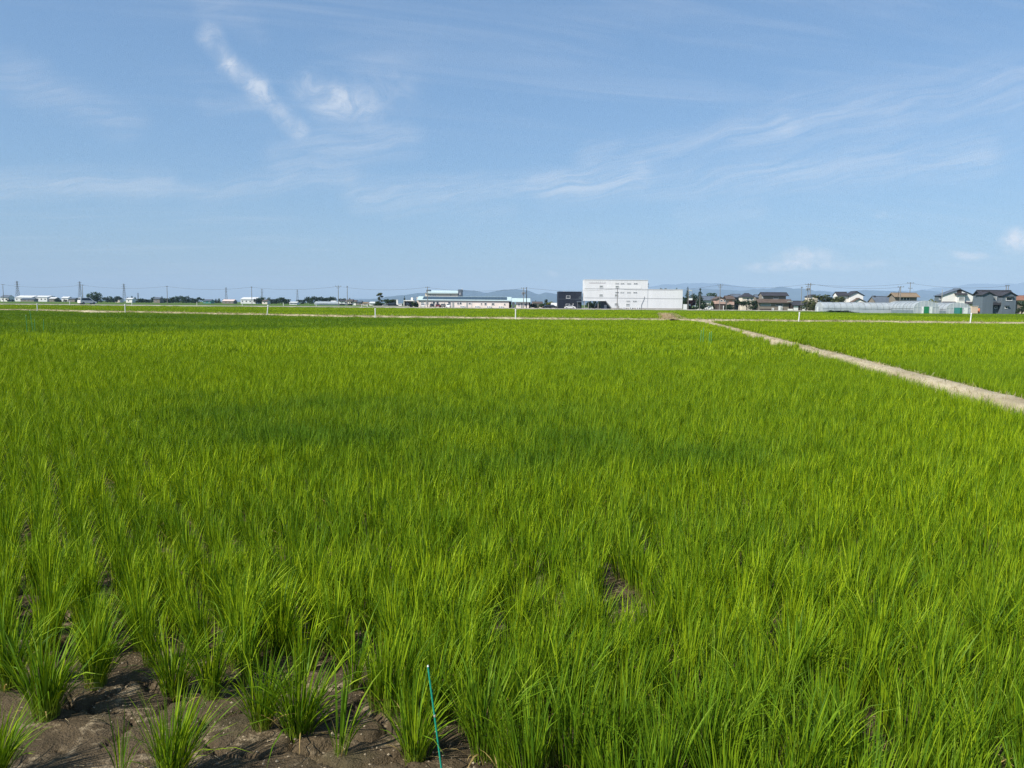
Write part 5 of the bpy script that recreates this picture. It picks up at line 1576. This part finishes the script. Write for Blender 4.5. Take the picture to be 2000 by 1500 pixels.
def car(xc, D, label, paint, ln=4.4, kind='sedan', rz=0.0, dz=None):
    root = thing('parked_car' if kind != 'van' else 'van', label, 'van' if kind == 'van' else 'car', (PX(xc, D), D, (GZ + .05) if dz is None else dz), rz=rz)
    k = ln / 4.4
    if kind == 'sedan': low = [(-2.2, .32), (-2.2, .72), (-2.05, .88), (-1.5, .94), (1.0, .92), (1.95, .78), (2.2, .6), (2.2, .32)]; cab = [(-1.55, .93), (-1.0, 1.38), (.2, 1.44), (1.1, .91)]; hh = 1.0
    elif kind == 'hatch': low = [(-1.9, .32), (-1.95, .75), (-1.85, .98), (.95, .95), (1.8, .8), (2.0, .6), (2.0, .32)]; cab = [(-1.8, .96), (-1.5, 1.48), (.1, 1.55), (1.1, .94)]; hh = 1.0
    else: low = [(-2.2, .35), (-2.25, .9), (-2.2, 1.08), (1.35, 1.02), (2.1, .82), (2.3, .6), (2.3, .35)]; cab = [(-2.17, 1.06), (-2.0, 1.78), (.5, 1.84), (1.5, 1.0)]; hh = 1.0
    low = [(x * k, z) for x, z in low]; cab = [(x * k, z) for x, z in cab]
    bd = MB().prism(low, 'y', -.85, .85)
    bd.build('body', paint, root)
    # cabin leans in towards the roof
    n = len(cab); vs = []
    for sgn in (-1, 1): vs += [(x, sgn * (.82 if i in (0, n - 1) else .66), z) for i, (x, z) in enumerate(cab)]
    MB().add(vs, [(0, 1, 2, 3), (7, 6, 5, 4), (0, 4, 5, 1), (1, 5, 6, 2), (2, 6, 7, 3), (3, 7, 4, 0)]).build('cabin', paint, root)
    sh = lambda p_, f: (cab_c[0] + (p_[0] - cab_c[0]) * f, cab_c[1] + (p_[1] - cab_c[1]) * f)
    cab_c = (sum(x for x, _ in cab) / n, sum(z for _, z in cab) / n)
    for sgn in (-1, 1):
        q = [sh(p_, .80) for p_ in cab]
        yy = lambda z: sgn * (.845 - (z - cab[0][1]) / (cab[1][1] - cab[0][1]) * .16)
        vs = [(x, yy(z), z) for x, z in q] + [(x, yy(z) - sgn * .02, z) for x, z in q]
        MB().add(vs, [(0, 1, 2, 3), (7, 6, 5, 4), (0, 4, 5, 1), (1, 5, 6, 2), (2, 6, 7, 3), (3, 7, 4, 0)]).build('side_window', m_glass, root)
    for (a, b_, nm) in ((cab[0], cab[1], 'rear_window'), (cab[3], cab[2], 'windscreen')):
        p0 = (a[0] + (b_[0] - a[0]) * .15, a[1] + (b_[1] - a[1]) * .15); p1 = (a[0] + (b_[0] - a[0]) * .88, a[1] + (b_[1] - a[1]) * .88)
        dx = -.02 if nm == 'rear_window' else .02
        MB().add([(p0[0] + dx, -.70, p0[1]), (p0[0] + dx, .70, p0[1]), (p1[0] + dx, .60, p1[1] + .01), (p1[0] + dx, -.60, p1[1] + .01)], [(0, 1, 2, 3)]).build(nm, m_glass, root)
    xe = low[0][0]; xf = low[-1][0]
    for sgn in (-1, 1):
        for x in (xe * .63, xf * .64):
            wl = MB().lathe([(.20, -.1), (.32, -.09), (.32, .09), (.20, .1)], (0, 0, 0), 14).build('wheel', m_black, root)
            wl.location = (x, sgn * .78, .32); wl.rotation_euler = (R(90), 0, 0)
            MB().lathe([(.05, -.115), (.19, -.104), (.19, .104), (.05, .115)], (0, 0, 0), 10).build('rim', m_steel, wl)
        MB().box(xf - .12, xf + .02, sgn * .5, sgn * .8, .62, .74).build('headlight', m_lamp, root)
        MB().box(xe - .03, xe + .06, sgn * .58, sgn * .82, .70, .86).build('tail_light', m_red, root)
        MB().box(cab[3][0] - .35, cab[3][0] - .15, sgn * .86, sgn * .98, .96, 1.08).build('side_mirror', paint, root)
    MB().box(xe - .045, xe - .01, -.22, .22, .5, .62).build('number_plate', m_wtrim, root)
    return root


cw, cb, cr, cs = car_paint('white', (.70, .70, .70)), car_paint('black', (.012, .013, .016)), car_paint('wine', (.12, .02, .025)), car_paint('silver', (.32, .34, .36))
car(170, RY - .3, 'white van driving along the farm road on the left', cw, 4.4, 'van', R(54), .54)
car(1113, 305, 'white sedan parked before the black building', cw, 4.1, 'sedan', R(180))
car(1070, 309, 'black sedan parked left of the black building, in front', cb, 3.9, 'sedan', R(8))
car(1080, 313, 'black hatchback parked against the left wall of the black building', cb, 3.7, 'hatch', R(-10))
car(1385, 312, 'white hatchback parked by the shrubs left of the pink house', cw, 2.9 * 1.2, 'hatch', R(170))
car(826, 318, 'white compact car parked at the left end of the long building', cw, 3.5, 'hatch', R(95))
car(844, 318, 'dark car parked third along before the long building', cb, 3.9, 'hatch', R(-80))
car(855, 318, 'wine-red car parked before the long building', cr, 3.9, 'hatch', R(100))
car(866, 320, 'dark silver car parked before the long building', car_paint('grey', (.06, .065, .07)), 3.9, 'hatch', R(80))
car(876, 318, 'white car parked rightmost before the long building', cw, 3.6, 'hatch', R(-95))
car(757, 327, 'silver car parked behind the low wall near the garden pine', cs, 4.0, 'sedan', R(20))
car(768, 326, 'dark car parked behind the low wall left of the white pillar', cb, 4.2, 'van', R(10))
car(782, 328, 'white car partly behind the wall left of the carport', cw, 3.6, 'hatch', R(90))
car(797, 336, 'black van inside the open carport', cb, 4.0, 'van', R(90))
car(1166, 316, 'dark car parked under the overhang of the white building', cb, 3.8, 'hatch', R(90))

# ------------------------------------------------------------------ marker posts and stakes in the fields
m_post = W_('white_pvc_pipe', (.72, .72, .70), rough=.5, var=.06)


def marker(px, ytop, ybot, label, z=.40, r=.055, lean=0.0, D=None):
    q = G(px, ybot, z) if D is None else Vector((PX(px, D), D, GZ))
    D = q.y; h = (ybot - ytop) * U(D)
    t = thing('marker_post', label, 'post', (q.x, q.y, q.z - .15), 'white marker posts along the field banks')
    MB().tube((0, 0, 0), (lean, 0, h + .15), r, r, 8).build('pipe', m_post, t)
    MB().lathe([(r * 1.35, 0), (r * 1.35, .09), (r * .9, .12)], (lean, 0, h + .13), 8).build('cap', m_post, t)


for px, yt, yb_, ln, lb in [(73, 594.5, 605.5, 0, 'leftmost white post on the far bank'), (244.5, 595.5, 608.5, 0, 'white post on the far bank, second from the left'), (521.5, 597.5, 613.5, .12, 'leaning white post on the far bank below the fourth utility pole'),
                            (733, 604.5, 617.5, 0, 'white post on the far bank below the tall garden pine'), (1007, 606.5, 620.5, 0, 'white post on the far bank below the annex'), (1560, 612.2, 625.6, .04, 'white post on the far bank below the dark-roofed shed'),
                            (1895, 613.5, 628.8, .05, 'rightmost white post on the far bank below the greenhouses')]:
    marker(px, yt, yb_, lb, lean=ln, r=.05)
for px, yt, yb_, D, lb in [(136, 590, 596.5, 212, 'distant white post just left of the van'), (257.5, 591.5, 597, 220, 'distant white post right of the second bank post'), (384.5, 592, 597.4, 232, 'distant white post before the wooded strip'), (473, 593, 598, 240, 'distant white post left of the fourth utility pole'),
                           (553.5, 593.5, 598.4, 240, 'distant white post right of the fourth utility pole'), (617.5, 595, 598.6, 244, 'distant white post below the far greenhouse'), (706.5, 596, 600, 236, 'distant white post, left one below the house cluster'), (717.5, 596, 600, 236, 'distant white post, right one below the house cluster')]:
    marker(px, yt, yb_ + 4, lb, D=D, r=.08)

m_stake = W_('teal_plastic_stake', (.015, .29, .19), rough=.4, var=.15)
m_stakeg = W_('green_plastic_stake', (.05, .26, .10), rough=.5, var=.15)


def stake(base, top, r, label, knot=True, m=None):
    t = thing('garden_stake', label, 'stake', base)
    d = Vector(top) - Vector(base)
    n = 10
    MB().tube((0, 0, 0), d, r, r * .9, 10).build('rod', m or m_stake, t)
    if knot:
        MB().lathe([(r * 1.02, 0), (r * 1.3, .004), (r * 1.02, .009)], tuple(d * .57), 8).build('knot', m_conc, t)
    MB().tube(d, d * 1.012, r * 1.05, r * .6, 8).build('tip', m_post, t)


bs_ = G(866, 1530, -.02)
tp = ray(836, 1302); tp = Vector((0, 0, CAMZ)) + tp * ((bs_.y + .02) / tp.y)
stake(bs_, tp, .0034, 'thin teal garden stake leaning at the front of the paddy')
for px, y0, y1, dx, lb in [(53.5, 648, 616, -.03, 'faint green stake in the far left paddy, first of four'), (65.5, 647, 607, -.12, 'tallest of the four faint green stakes in the far left paddy'), (68.5, 646, 625, 0, 'faint green stake in the far left paddy, third of four'), (84.5, 648, 625, .04, 'faint green stake in the far left paddy, rightmost of four'),
                           (1368, 668, 646, .02, 'faint green stake near the footpath, leftmost of its cluster'), (1373, 667, 641, .01, 'faint tall green stake near the footpath'), (1384.5, 669, 650, .02, 'faint green stake near the footpath, third of its cluster'), (1389, 668, 648, 0, 'faint green stake near the footpath, rightmost of its cluster')]:
    q = G(px, y0, .25)
    h = (y0 - y1) * U(q.y)
    stake((q.x, q.y, 0), (q.x + dx, q.y, .25 + h), .011, lb, False, m_stakeg)
